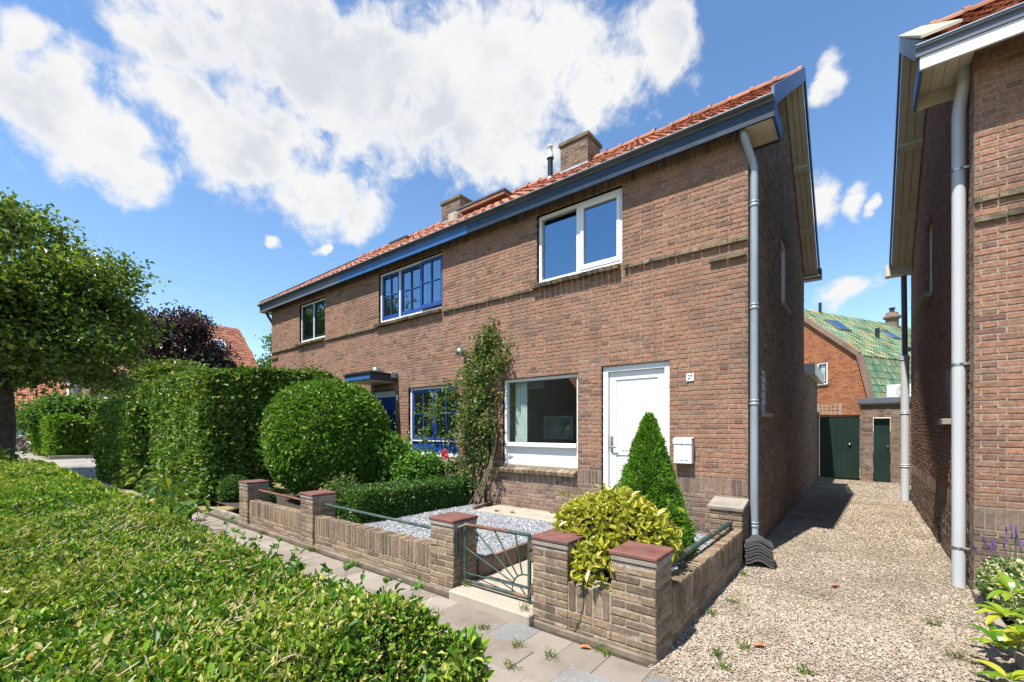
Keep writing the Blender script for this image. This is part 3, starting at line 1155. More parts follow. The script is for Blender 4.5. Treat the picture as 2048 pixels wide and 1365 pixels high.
def front_walls(house, xa, xb, openings, sill_gap=(), limit=300, hide=None, left_end=False):
    W = Wall((0, YF, 0), (1, 0, 0))
    wall = W.backing('wall', 'mortar', house, xa, xb, 0.0, 5.36, openings, thick=0.215)
    W.courses(xa, xb, 0.0, 12, 'brick_brown', openings)
    us = [(xa, xb)]
    for (a, b) in sorted([(o[0], o[1]) for o in openings if o[2] < 0.96 < o[3] or o[2] < 0.80] + list(sill_gap)):
        ns = []
        for (p, q) in us:
            if b <= p or a >= q:
                ns.append((p, q))
            else:
                if a > p:
                    ns.append((p, a))
                if b < q:
                    ns.append((b, q))
        us = ns
    for (p, q) in us:
        if q - p > 0.04:
            W.soldiers(p, q, 0.75, RV, 'brick_brown')
    for (a, b) in sill_gap:
        W.courses(a, b, 0.75, 3, 'brick_brown', openings, off=1)
    W.courses(xa, xb, RV, 67, 'brick_red', openings)
    W.soldiers(xa, xb, 5.15, 5.36, 'brick_brown', proud=0.004)
    # projecting string course, broken where the windows stand
    W.courses(xa, xb, RV + 47 * C, 1, 'brick_mossy', [(o[0] - 0.04, o[1] + 0.04, 3.8, 4.1) for o in openings if o[2] > 3.5], proud=0.05)
    return W, wall


def finish_wall(W, house, wall, limit, hide=None):
    W.P.finish('brick', wall, limit, 'brickwork', wall, hide)


def eaves(house, xa, xb, mat):
    """hanging fascia board, zinc gutter lip, cream soffit"""
    Geo().prism([(5.82, 5.18), (5.85, 5.18), (5.85, 5.37), (5.815, 5.37)], 0, xa, xb).obj('fascia', mat, house)
    Geo().prism([(5.742, 5.395), (5.742, 5.378), (5.79, 5.366), (5.805, 5.345), (5.83, 5.345), (5.83, 5.395)], 0, xa, xb).obj('gutter', 'zinc_dark', house)
    Geo().prism([(5.734, 5.402), (5.734, 5.392), (5.76, 5.396), (5.76, 5.404)], 0, xa, xb).obj('gutter_lip', 'zinc', house)
    g = Geo().box(xa, xb, 5.85, YF - 0.004, 5.372, 5.392, 0)
    g.box(xa, xb, YF - 0.035, YF - 0.004, 5.335, 5.372, 0.002)
    g.obj('soffit', 'cream_paint', house)


EAVE_Y, EAVE_Z, RIDGE_Y = 5.80, 5.415, 9.30
SLEN = (RIDGE_Y - EAVE_Y) / math.cos(math.radians(SLOPE))
RIDGE_Z = EAVE_Z + (RIDGE_Y - EAVE_Y) * TAN35


def roof(house, xa, xb, limit, dz=0.0, hide=None, ridge_limit=40):
    y2 = 2 * RIDGE_Y - EAVE_Y
    r = Geo().prism([(EAVE_Y, EAVE_Z - 0.02 + dz), (RIDGE_Y, RIDGE_Z - 0.02 + dz), (RIDGE_Y, RIDGE_Z - 0.10 + dz), (EAVE_Y, EAVE_Z - 0.06 + dz)], 0, xa, xb)
    r.prism([(y2, EAVE_Z - 0.02 + dz), (RIDGE_Y, RIDGE_Z - 0.02 + dz), (RIDGE_Y, RIDGE_Z - 0.10 + dz), (y2, EAVE_Z - 0.10 + dz)], 0, xa, xb)
    ro = r.obj('roof', 'roof_tile', house)
    P = Pieces()
    tile_roof(P, 0, xb - xa, (xa, EAVE_Y - 0.03, EAVE_Z - 0.015 + dz), SLOPE, SLEN + 0.02, 'roof_tile')
    P.finish('roof_tile', ro, limit, 'tiling', ro, hide)
    # ridge tiles, each with a raised collar
    n = int(round((xb - xa) / 0.36))
    p = (xb - xa) / n
    key = ('ridge', round(p, 4))
    if key not in SHARED:
        g = Geo()
        ang = np.linspace(-0.15, math.pi + 0.15, 9)
        for (a, b, r0) in ((0.0, p - 0.05, 0.115), (p - 0.06, p + 0.01, 0.140)):
            V = []
            for x in (a, b):
                for t in ang:
                    V.append((x, r0 * math.cos(t), r0 * 0.85 * math.sin(t)))
            f = [(i, i + 1, 9 + i + 1, 9 + i) for i in range(8)]
            g.add(V, f)
        SHARED[key] = g.data('ridge_tile', 'roof_tile')
    for i in range(n):
        ob = bpy.data.objects.new('ridge_tile', SHARED[key])
        ob.location = (xa + i * p, RIDGE_Y, RIDGE_Z + 0.01 + dz + rng.normal(0, 0.006))
        put(ob, ro)
    return ro


def chimney(house, x, w, ztop, y=RIDGE_Y, pots=2, d=0.62, mat='brick_brown'):
    z0 = RIDGE_Z - 0.35
    ch = Geo().box(x - w / 2 + 0.006, x + w / 2 - 0.006, y - d / 2 + 0.006, y + d / 2 - 0.006, z0, ztop - 0.09, 0.0).obj('chimney', 'mortar_dark', house)
    for (O, U, L) in (((x - w / 2, y - d / 2, 0), (1, 0, 0), w), ((x + w / 2, y - d / 2, 0), (0, 1, 0), d)):
        W = Wall(O, U)
        W.courses(0, L, z0, int((ztop - 0.10 - z0) / C), mat)
        W.P.finish('brick', ch, 0, 'brickwork', ch)
    Geo().box(x - w / 2 - 0.04, x + w / 2 + 0.04, y - d / 2 - 0.04, y + d / 2 + 0.04, ztop - 0.10, ztop, 0.015).obj('chimney_cap', 'brick_mossy', ch)
    for i in range(pots):
        xx = x + (i - (pots - 1) / 2) * 0.26
        Geo().lathe([(0.06, ztop), (0.075, ztop + 0.02), (0.06, ztop + 0.10), (0.045, ztop + 0.10), (0.045, ztop)], (xx, y, 0), 10).obj('chimney_pot', 'brick_mossy', ch, smooth=True)
    Geo().box(x - w / 2 - 0.012, x + w / 2 + 0.012, y - d / 2 - 0.02, y + d / 2 + 0.02, z0, RIDGE_Z - 0.12, 0.01).obj('flashing', 'lead', ch)
    return ch


# ------------------------------------------------------------------ number 27
h27 = thing('brick_house', 'brick house with white front door, white window frames and dark navy fascia', 'house', (-3.4, 6.04, 0), 'terraced brick houses in a row')
op27 = [(-5.02, -3.49, RV, RV + 24 * C), (-3.08, -2.06, 0.375, RV + 25 * C), (-4.27, -2.75, RV + 49 * C, 5.15)]
W27, w27 = front_walls(h27, -5.69, XL, op27, sill_gap=[(-5.14, -3.49)])
W27.brick(-1.54, -1.34, RV + 44 * C + .005, RV + 45 * C - .005, 'brick_mossy', 0.05)
W27.brick(-1.33, -1.115, RV + 44 * C + .005, RV + 45 * C - .005, 'brick_mossy', 0.05)
finish_wall(W27, h27, w27, 300, hide=lambda O: (O[:, 2] < 0.95) & (O[:, 0] > -3.4) & (O[:, 0] < -1.9))

# side wall and gable
S27 = Wall((XL, 0, 0), (0, 1, 0))
opS = [(7.0, 7.6, 1.82, 2.46), (8.9, 9.76, 3.80, 5.02), (8.05, 8.40, 0.25, 0.81)]


def gable_limit(base_y, ridge_y, z0):
    def f(v):
        if v < z0:
            return (-99, 99)
        d = (v - z0 + 0.06) / TAN35
        return (base_y + d, 2 * ridge_y - base_y - d)
    return f


gl = gable_limit(5.80, RIDGE_Y, 5.36)
s27 = S27.backing('side_wall', 'mortar_dark', h27, YF + 0.01, 12.7, 0.0, 5.36, opS, thick=0.2,
                  top=[(YF + 0.01, 5.36), (12.7, 5.36), (12.7, 5.42), (RIDGE_Y, RIDGE_Z - 0.10), (YF + 0.01, 5.52)])
S27.courses(YF, 12.7, 0.0, 12, 'brick_brown', opS, off=1)
S27.soldiers(YF, 12.7, 0.75, RV, 'brick_brown')
S27.courses(YF, 12.7, RV, 107, 'brick_brown', opS, limit=gl)
S27.P.finish('brick', s27, 150, 'brickwork', s27)
# the small barred side window, the landing window and the cellar vent
sw = Geo()
for (a, b, c, d) in ((7.0, 7.6, 1.82, 2.46), (8.9, 9.76, 3.80, 5.02)):
    g = Geo()
    for (p, q, r, s) in ((a, a + .06, c, d), (b - .06, b, c, d), (a + .06, b - .06, c, c + .06), (a + .06, b - .06, d - .06, d)):
        g.box(XL - 0.16, XL - 0.045, p, q, r, s)
    w = g.obj('window', 'white_paint', h27)
    Geo().box(XL - 0.12, XL - 0.114, a + .06, b - .06, c + .06, d - .06, 0).obj('pane', 'glass', w)
    Geo().box(XL - 0.6, XL - 0.58, a - .2, b + .2, c - .2, d + .2, 0).obj('blind_or_backing', 'room_dark', w)  # dark sheet standing in for the unlit room behind the pane
    Geo().box(XL - 0.10, XL + 0.05, a - .03, b + .03, c - .06, c, 0.006).obj('window_sill', 'concrete_pale', w)
    if c < 3:
        for k in range(5):
            zz = c + 0.1 + k * 0.11
            Geo().tube([(XL - 0.02, a, zz), (XL - 0.02, b, zz)], 0.007, 6).obj('window_bar', 'black_paint', w)
Geo().box(XL - 0.15, XL - 0.10, 8.05, 8.40, 0.25, 0.81, 0).obj('cellar_vent', 'black_paint', h27)

# front windows
YG = YF + 0.075


def white_window(house, x0, x1, z0, z1):
    g = Geo()
    frame_ring(g, x0, x1, z0, z1, 0.055, YG - 0.02, YG + 0.06)
    w = g.obj('window', 'white_upvc', house)
    xm = (x0 + x1) / 2
    Geo().box(xm - 0.04, xm + 0.04, YG - 0.015, YG + 0.06, z0 + 0.055, z1 - 0.055).obj('mullion', 'white_upvc', w)
    # fixed light left, opening sash right
    pane(w, x0 + 0.055, xm - 0.04, z0 + 0.055, z1 - 0.055, YG + 0.03, 'glass_sky')
    g = Geo()
    frame_ring(g, xm + 0.04, x1 - 0.055, z0 + 0.055, z1 - 0.055, 0.055, YG - 0.03, YG + 0.04, 0.075)
    s = g.obj('sash', 'white_upvc', w)
    pane(s, xm + 0.095, x1 - 0.11, z0 + 0.13, z1 - 0.11, YG + 0.005, 'glass_sky')
    return w


ww = white_window(h27, -4.27, -2.75, RV + 49 * C, 5.15)
reveal(h27, -4.27, -2.75, RV + 49 * C, 5.15)
brick_sill(h27, -4.33, -2.77, RV + 49 * C)
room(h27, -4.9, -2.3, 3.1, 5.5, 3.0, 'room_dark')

# the large ground floor window with its panel
x0, x1, z0, z1 = -5.02, -3.49, RV, RV + 24 * C
g = Geo()
frame_ring(g, x0, x1, z0, z1, 0.05, YG - 0.02, YG + 0.07)
g.box(x0 + 0.05, x1 - 0.05, YG - 0.045, YG + 0.06, z0 + 0.32, z0 + 0.39)
w = g.obj('window', 'white_paint', h27)
Geo().box(x0 + 0.05, x1 - 0.05, YG + 0.03, YG + 0.06, z0 + 0.05, z0 + 0.32).obj('window_panel', 'white_paint', w)
g = Geo()
frame_ring(g, x0 + 0.05, x1 - 0.05, z0 + 0.05, z0 + 0.32, 0.025, YG + 0.012, YG + 0.029, b=0.003)
g.obj('panel_moulding', 'white_paint', w)
pane(w, x0 + 0.05, x1 - 0.05, z0 + 0.39, z1 - 0.05, YG + 0.03)
reveal(h27, x0, x1, z0, z1)
brick_sill(h27, -5.14, -3.50, RV - 0.02, 'brick_sill', out=0.09, pitch=0.108, h=0.07)
room(h27, -5.6, -3.2, 0.35, 2.85, 3.4)
# curtain and the white radiator cover standing inside
g = Geo()
xs = np.linspace(-4.93, -4.66, 25)
V = [(x, YF + 0.26 + 0.025 * math.sin(i * 1.3), z) for z in (1.30, 2.44) for i, x in enumerate(xs)]
g.add(V, [(i, i + 1, 25 + i + 1, 25 + i) for i in range(24)])
g.obj('curtain', 'curtain', h27, smooth=True)

# the door
x0, x1, z0, z1 = -3.08, -2.06, 0.375, RV + 25 * C
g = Geo()
g.box(x0, x0 + 0.085, YG - 0.03, YG + 0.08, z0, z1)
g.box(x1 - 0.085, x1, YG - 0.03, YG + 0.08, z0, z1)
g.box(x0 + 0.085, x1 - 0.085, YG - 0.03, YG + 0.08, z1 - 0.085, z1)
df = g.obj('door', 'white_paint', h27)
a, b, t = x0 + 0.087, x1 - 0.087, z1 - 0.087
g = Geo()
for (p, q, r, s) in ((a, a + 0.11, z0 + 0.01, t), (b - 0.11, b, z0 + 0.01, t), (a + 0.11, b - 0.11, t - 0.12, t), (a + 0.11, b - 0.11, 1.20, 1.33), (a + 0.11, b - 0.11, z0 + 0.01, 0.60)):
    g.box(p, q, YG + 0.015, YG + 0.055, r, s, 0.003)
g.obj('door_leaf', 'white_paint', df)
Geo().box(a + 0.11, b - 0.11, YG + 0.030, YG + 0.050, 1.33, t - 0.12, 0).obj('door_panel', 'white_paint', df)
Geo().box(a + 0.11, b - 0.11, YG + 0.030, YG + 0.050, 0.60, 1.20, 0).obj('door_panel', 'white_paint', df)
g = Geo().box(a + 0.02, a + 0.065, YG + 0.003, YG + 0.014, 1.24, 1.48, 0.003)
g.lathe([(0.016, YG + 0.014 - 0.03), (0.016, YG + 0.012)], (a + 0.045, 0, 1.39), 10, axis=1)
g.box(a + 0.03, a + 0.14, YG - 0.045, YG - 0.03, 1.30, 1.325, 0.004)
g.box(a + 0.035, a + 0.055, YG - 0.04, YG + 0.01, 1.30, 1.325, 0.004)
g.obj('door_handle', 'steel', df)
Geo().box(-2.80, -2.70, YG + 0.010, YG + 0.016, 1.262, 1.272, 0.002).obj('letter_slot', 'steel', df)
reveal(h27, x0, x1, z0, z1)
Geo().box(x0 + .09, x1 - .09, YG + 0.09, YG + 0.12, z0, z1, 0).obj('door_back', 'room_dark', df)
boxpart('door_step', 'concrete_pale', h27, -3.16, -1.98, 5.70, YF + 0.05, 0.2, 0.372, 0.012)

eaves(h27, -5.69, -0.79, 'navy_paint')
# boxed return of the gutter round the corner
Geo().box(-0.815, -0.785, 5.852, 6.40, 5.18, 5.37).obj('fascia', 'blue_paint', h27)
Geo().box(XL - 0.02, -0.816, 6.37, 6.398, 5.18, 5.37).obj('fascia', 'navy_paint', h27)
Geo().box(XL + 0.001, -0.816, 5.852, 6.369, 5.20, 5.22, 0.001).obj('soffit', 'cream_paint', h27)
r27 = roof(h27, -5.69, -0.84, 300)


def verge(house, xw, xv, side, front_mat, back_mat, dz=0.0, nplank=3):
    """bargeboards and boarded soffit of a gable overhang; side +1: overhang towards +x"""
    y2 = 2 * RIDGE_Y - EAVE_Y
    t = 0.03 * side
    Geo().prism([(EAVE_Y + 0.02, EAVE_Z + 0.115 + dz), (RIDGE_Y, RIDGE_Z + 0.11 + dz), (RIDGE_Y, RIDGE_Z - 0.13 + dz), (EAVE_Y + 0.02, EAVE_Z - 0.125 + dz)], 0, xv - t, xv).obj('barge_board', front_mat, house)
    Geo().prism([(RIDGE_Y, RIDGE_Z + 0.11 + dz), (y2 + 0.06, EAVE_Z + 0.07 + dz), (y2 + 0.06, EAVE_Z - 0.17 + dz), (RIDGE_Y, RIDGE_Z - 0.13 + dz)], 0, xv - t, xv).obj('barge_board', back_mat, house)
    # underside of the rear slope, board by board
    n = nplank
    a, b = xw + 0.004 * side, xv - t * 1.1
    for i in range(n):
        p, q = a + (b - a) * i / n, a + (b - a) * (i + 1) / n
        e = 0.004 * side
        Geo().prism([(RIDGE_Y, RIDGE_Z - 0.13 + dz), (y2 + 0.02, EAVE_Z - 0.16 + dz), (y2 + 0.02, EAVE_Z - 0.185 + dz), (RIDGE_Y, RIDGE_Z - 0.155 + dz)], 0, p + e, q - e).obj('soffit_board', 'cream_paint', house)
        Geo().prism([(EAVE_Y + 0.1, EAVE_Z - 0.06 + dz), (RIDGE_Y, RIDGE_Z - 0.13 + dz), (RIDGE_Y, RIDGE_Z - 0.155 + dz), (EAVE_Y + 0.1, EAVE_Z - 0.085 + dz)], 0, p + e, q - e).obj('soffit_board', 'cream_paint', house)
    for f in (0.36, 0.70):
        y = RIDGE_Y + (y2 - RIDGE_Y) * f
        z = RIDGE_Z - 0.155 - (y - RIDGE_Y) * TAN35 + dz
        Geo().prism([(y - 0.05, z + 0.035), (y + 0.05, z - 0.035), (y + 0.05, z - 0.08), (y - 0.05, z - 0.01)], 0, a, b).obj('soffit_batten', 'cream_paint', house)


verge(h27, XL, -0.79, 1, 'blue_paint', 'navy_paint')
Geo().box(XL - 0.02, -0.76, 12.78, 13.02, 5.19, 5.42).obj('gutter', 'navy_paint', h27)
Geo().box(XL - 0.02, -0.78, 12.705, 12.78, 5.22, 5.25, 0).obj('soffit', 'cream_paint', h27)
chimney(h27, -5.30, 0.74, 8.42)
# flue with a pale cap
g = Geo().tube([(-5.80, 8.75, 7.30), (-5.80, 8.75, 8.02)], 0.062, 12)
fl = g.obj('flue', 'black_paint', h27, smooth=True)
Geo().lathe([(0.085, 8.00), (0.09, 8.05), (0.075, 8.09), (0.060, 8.12), (0.050, 8.26), (0.062, 8.27), (0.062, 8.31), (0.0, 8.32)], (-5.80, 8.75, 0), 14).obj('flue_cap', 'grey_pvc', fl, smooth=True)
Geo().lathe([(0.11, 7.26), (0.10, 7.42), (0.065, 7.56)], (-5.80, 8.75, 0), 12).obj('flashing', 'lead', fl, smooth=True)


def downpipe(house, pts, r, mat, collars, bracket_dir=None, cm=None):
    pts = np.array(pts, float)
    # round the bends
    P = [pts[0]]
    for i in range(1, len(pts) - 1):
        a, b, c = pts[i - 1], pts[i], pts[i + 1]
        la, lc = min(0.10, np.linalg.norm(b - a) * .45), min(0.10, np.linalg.norm(c - b) * .45)
        p0, p2 = b + unit(a - b) * la, b + unit(c - b) * lc
        for t in np.linspace(0, 1, 5):
            P.append((1 - t) ** 2 * p0 + 2 * t * (1 - t) * b + t * t * p2)
    P.append(pts[-1])
    d = Geo().tube(P, r, 16).obj('downpipe', mat, house, smooth=True)
    for (x, y, z) in collars:
        Geo().lathe([(r, z - 0.045), (r * 1.14, z - 0.04), (r * 1.14, z - 0.012), (r * 1.03, z - 0.008), (r * 1.03, z + 0.006), (r * 1.14, z + 0.010), (r * 1.14, z + 0.026), (r, z + 0.03)], (x, y, 0), 16).obj('collar', cm or mat, d, smooth=True)
        if bracket_dir is not None:
            b = np.array(bracket_dir)
            Geo().tube([np.array((x, y, z)) + b * r * 0.9, np.array((x, y, z)) + b * (r + 0.06)], 0.008, 6).obj('bracket', 'steel', d)
    return d


downpipe(h27, [(-1.13, 5.93, 5.36), (-1.13, 5.93, 5.16), (-1.043, 6.10, 4.82), (-1.043, 6.10, 0.36), (-1.035, 6.07, 0.28)], 0.047, 'zinc',
         [(-1.043, 6.10, z) for z in (4.36, 3.10, 1.92, 0.42)])

# rear extension of 27 along the drive
A27 = Wall((XL, 0, 0), (0, 1, 0))
aw = A27.backing('annex_wall', 'mortar_dark', h27, 12.72, 16.7, 0.0, 2.98, thick=0.2)
A27.courses(12.72, 16.7, 0.0, 12, 'brick_brown')
A27.soldiers(12.72, 16.7, 0.75, RV, 'brick_brown')
A27.courses(12.72, 16.7, RV, 32, 'brick_brown')
A27.P.finish('brick', aw, 0, 'brickwork', aw)
Geo().box(-4.5, XL + 0.16, 13.6, 16.82, 2.98, 3.27).obj('annex_fascia', 'white_paint', h27)
boxpart('yard_wall', 'brick_brown', h27, XL - 0.2, XL + 0.01, 16.71, 17.25, 0, 2.12)

# ------------------------------------------------------------------ the blue neighbour
hbl = thing('brick_house', 'brick house with blue window frames, dark blue front door and blue fascia', 'house', (-7.9, 6.04, 0), 'terraced brick houses in a row')
opb = [(-7.66, -6.16, RV + 1 * C, RV + 24 * C), (-9.04, -8.12, 0.375, RV + 24 * C), (-8.74, -6.59, RV + 49 * C, 5.15)]
Wb, wb = front_walls(hbl, -10.07, -5.69, opb, sill_gap=[(-7.72, -6.10)])
finish_wall(Wb, hbl, wb, 300, hide=lambda O: ((O[:, 0] < -7.9) & (O[:, 2] < 2.5)) | (O[:, 2] < 1.1) | ((O[:, 0] > -6.3) & (O[:, 2] < 3.3)))


def barred_sash(w, x0, x1, z0, z1, y, mat, bars=(1, 1), fw=0.055, bot=None, gm='glass'):
    g = Geo()
    frame_ring(g, x0, x1, z0, z1, fw, y, y + 0.05, bot or fw)
    s = g.obj('sash', mat, w)
    pane(s, x0 + fw, x1 - fw, z0 + (bot or fw), z1 - fw, y + 0.028, gm)
    a, b, c, d = x0 + fw, x1 - fw, z0 + (bot or fw), z1 - fw
    for i in range(bars[0]):
        x = a + (b - a) * (i + 1) / (bars[0] + 1)
        Geo().box(x - 0.011, x + 0.011, y + 0.004, y + 0.046, c, d, 0.002).obj('glazing_bar', mat, s)
    for i in range(bars[1]):
        z = c + (d - c) * (i + 1) / (bars[1] + 1) + 0.02
        Geo().box(a, b, y + 0.007, y + 0.043, z - 0.011, z + 0.011, 0.002).obj('glazing_bar', mat, s)
    return s


# upper window: three lights, one mullion white, the right-hand pair standing proud
x0, x1, z0, z1 = -8.74, -6.59, RV + 49 * C, 5.15
g = Geo()
frame_ring(g, x0, x1, z0, z1, 0.05, YG - 0.02, YG + 0.07, 0.05)
for xm in (-8.035, -7.28):
    g.box(xm - 0.022, xm + 0.022, YG - 0.015, YG + 0.07, z0 + 0.05, z1 - 0.05)
w = g.obj('window', 'white_paint', hbl)
barred_sash(w, x0 + 0.055, -8.062, z0 + 0.055, z1 - 0.055, YG - 0.010, 'window_blue', bot=0.09, gm='glass_sky')
barred_sash(w, -8.008, -7.306, z0 + 0.055, z1 - 0.055, YG - 0.010, 'window_blue', bot=0.09, gm='glass_sky')
barred_sash(w, -7.29, x1 - 0.02, z0 + 0.075, z1 - 0.055, YG - 0.06, 'window_blue', bot=0.09, gm='glass_sky')
reveal(hbl, x0, x1, z0, z1)
brick_sill(hbl, x0 - 0.06, x1 - 0.01, RV + 49 * C)
room(hbl, -9.2, -6.2, 3.1, 5.5, 3.0, 'plaster')
# lower window
x0, x1, z0, z1 = -7.66, -6.16, RV + 1 * C, RV + 24 * C
g = Geo()
frame_ring(g, x0, x1, z0, z1, 0.05, YG - 0.02, YG + 0.07, 0.07)
w = g.obj('window', 'white_paint', hbl)
Geo().box(x0 + 0.05, x1 - 0.05, YG, YG + 0.04, z0 + 0.07, z0 + 0.30).obj('window_panel', 'window_blue', w)
Geo().box(x0 + 0.05, x1 - 0.05, YG - 0.03, YG + 0.04, z0 + 0.30, z0 + 0.325).obj('window_rail', 'white_paint', w)
xm = (x0 + x1) / 2
barred_sash(w, x0 + 0.055, xm - 0.004, z0 + 0.33, z1 - 0.055, YG - 0.005, 'window_blue', bot=0.06)
barred_sash(w, xm + 0.004, x1 - 0.055, z0 + 0.33, z1 - 0.055, YG - 0.005, 'window_blue', bot=0.06)
reveal(hbl, x0, x1, z0, z1)
brick_sill(hbl, x0 - 0.05, x1 + 0.05, z0 - 0.01, 'brick_sill', out=0.09, pitch=0.108, h=0.07)
room(hbl, -7.9, -5.8, 0.35, 2.85, 3.0)
# pot plants on the inner sill
for (xx, hh) in ((-7.35, 0.22), (-6.95, 0.30), (-6.5, 0.26)):
    P_, N_ = ell_shell((xx, YF + 0.32, 1.42 + hh / 2), (0.10, 0.10, hh / 2), 120, bs=6)
    foliage('pot_plant', hbl, 'leaf_shrub', P_, N_, 0.06, 0.03)
# door and canopy
x0, x1, z0, z1 = -9.04, -8.12, 0.375, RV + 24 * C
g = Geo()
g.box(x0, x0 + 0.075, YG + 0.02, YG + 0.10, z0, z1)
g.box(x1 - 0.075, x1, YG + 0.02, YG + 0.10, z0, z1)
g.box(x0 + 0.075, x1 - 0.075, YG + 0.02, YG + 0.10, z1 - 0.15, z1)
df = g.obj('door', 'white_paint', hbl)
a, b, t = x0 + 0.077, x1 - 0.077, z1 - 0.152
Geo().box(a, b, YG + 0.055, YG + 0.095, z0 + 0.01, t, 0.003).obj('door_leaf', 'window_blue', df)
Geo().box(a + 0.2, b - 0.2, YG + 0.046, YG + 0.053, 1.2, 2.0, 0.002).obj('pane', 'glass', df)
g = Geo()
frame_ring(g, a + 0.17, b - 0.17, 1.17, 2.03, 0.03, YG + 0.042, YG + 0.0545, b=0.002)
g.obj('glazing_bead', 'window_blue', df)
reveal(hbl, x0, x1, z0, z1)
cn = Geo().box(-9.04, -8.04, 5.36, YF - 0.006, 2.62, 2.755, 0.004).obj('door_canopy', 'navy_paint', hbl)
Geo().box(-9.06, -8.02, 5.33, YF - 0.006, 2.757, 2.80, 0.004).obj('canopy_roofing', 'black_paint', cn)
Geo().box(-9.02, -8.06, 5.348, 5.358, 2.635, 2.705, 0.001).obj('canopy_trim', 'blue_paint', cn)
Geo().box(-9.0, -8.08, 5.40, YF - 0.006, 2.605, 2.619, 0.001).obj('canopy_soffit', 'cream_paint', cn)
Geo().box(-8.30, -8.03, 5.88, YF - 0.008, 2.802, 2.83, 0.006).obj('flashing', 'lead', cn)
Geo().box(-8.018, -8.008, 5.86, 5.99, 2.70, 2.80, 0.003).obj('flashing', 'lead', cn)
eaves(hbl, -10.07, -5.693, 'blue_paint')
roof(hbl, -10.07, -5.693, 150)
chimney(hbl, -9.45, 0.78, 8.34, pots=2)


def dormer(house, x0, x1, y0, zt, depth=1.6, thick=0.10):
    """low flat-roofed dormer: cheeks, front, overhanging roof with a wooden edge"""
    d = Geo().box(x0 + 0.12, x1 - 0.12, y0 + 0.18, y0 + depth, EAVE_Z + (y0 - EAVE_Y) * TAN35 - 0.1, zt - thick, 0.004).obj('dormer', 'grey_pvc', house)
    Geo().box(x0, x1, y0, y0 + depth, zt - thick, zt - 0.02, 0.006).obj('dormer_edge', 'red_wood', d)
    Geo().box(x0 - 0.02, x1 + 0.02, y0 - 0.02, y0 + depth, zt - 0.019, zt + 0.025, 0.004).obj('dormer_roofing', 'zinc_dark', d)


dormer(hbl, -8.0, -6.27, 7.60, 6.95)
Geo().box(-7.75, -7.45, 7.25, 7.55, 6.45, 6.72, 0.05).obj('roof_vent', 'concrete_pale', hbl)

# ------------------------------------------------------------------ the far end of the row
h3 = thing('brick_house', 'brick end house with grey fascia and dark framed window at far left of row', 'house', (-12.2, 6.04, 0), 'terraced brick houses in a row')
op3 = [(-12.53, -11.13, RV + 49 * C, RV + 66 * C)]
W3, w3 = front_walls(h3, -14.32, -10.07, op3)
W3.brick(-14.30, -14.09, RV + 44 * C + .005, RV + 45 * C - .005, 'brick_mossy', 0.05)
W3.brick(-14.08, -13.87, RV + 44 * C + .005, RV + 45 * C - .005, 'brick_mossy', 0.05)
finish_wall(W3, h3, w3, 0)
x0, x1, z0, z1 = op3[0]
g = Geo()
frame_ring(g, x0, x1, z0, z1, 0.045, YG - 0.02, YG + 0.07, 0.06)
xm = (x0 + x1) / 2
g.box(xm - 0.022, xm + 0.022, YG - 0.015, YG + 0.07, z0 + 0.06, z1 - 0.045)
w = g.obj('window', 'white_paint', h3)
barred_sash(w, x0 + 0.05, xm - 0.025, z0 + 0.065, z1 - 0.05, YG - 0.01, 'black_paint', (0, 0), 0.06, gm='glass_sky')
barred_sash(w, xm + 0.025, x1 - 0.05, z0 + 0.065, z1 - 0.05, YG - 0.01, 'black_paint', (0, 0), 0.06, gm='glass_sky')
reveal(h3, x0, x1, z0, z1)
brick_sill(h3, x0 - 0.06, x1 + 0.02, z0)
room(h3, -12.9, -10.8, 3.1, 5.5, 3.0, 'plaster')
eaves(h3, -14.62, -10.073, 'grey_paint')
Geo().box(-14.62, -14.59, 5.852, 6.40, 5.18, 5.37).obj('fascia', 'grey_paint', h3)
Geo().box(-14.588, -14.33, 5.852, 6.369, 5.20, 5.22, 0.001).obj('soffit', 'cream_paint', h3)
roof(h3, -14.60, -10.073, 0)
verge(h3, -14.32, -14.62, -1, 'grey_paint', 'grey_paint')
dormer(h3, -10.9, -9.62 - 0.5, 7.9, 7.05, 1.3)
downpipe(h3, [(-14.45, 5.95, 5.3), (-14.45, 5.95, 5.15), (-14.36, 6.14, 4.80), (-14.36, 6.14, 0.3)], 0.04, 'black_paint', [])
g3 = Geo().prism([(6.05, 0), (12.7, 0), (12.7, 5.36), (RIDGE_Y, RIDGE_Z - 0.13), (6.05, 5.45)], 0, -14.31, -14.11).obj('gable_wall', 'brick_brown', h3)

# ------------------------------------------------------------------ the house on the right
DZ = -0.11
hr = thing('brick_house', 'brick house with cream fascia and pale grey downpipe at right picture edge', 'house', (2.4, 6.04, 0))
WR = Wall((0, YF, DZ), (1, 0, 0))
wr = WR.backing('wall', 'mortar', hr, XR, 7.0, 0.0, 5.36, thick=0.215)
WR.courses(XR, 2.6, 0.0, 12, 'brick_brown', off=1)
WR.soldiers(XR, 2.6, 0.75, RV, 'brick_brown', pitch=0.072)
WR.courses(XR, 2.6, RV, 70, 'brick_red', off=1)
WR.courses(XR, 2.6, RV + 46 * C, 1, 'brick_mossy', proud=0.03)
WR.courses(XR, 2.6, RV + 43 * C, 1, 'brick_mossy', proud=0.03, off=1)
WR.P.finish('brick', wr, 300, 'brickwork', wr)
SR = Wall((XR, 0, DZ), (0, -1, 0))
opR = [(-7.95, -7.35, 1.82, 2.50), (-10.10, -9.30, 3.80, 5.05), (-8.75, -8.35, 0.14, 0.68)]
glr = gable_limit(5.80, RIDGE_Y, 5.36)
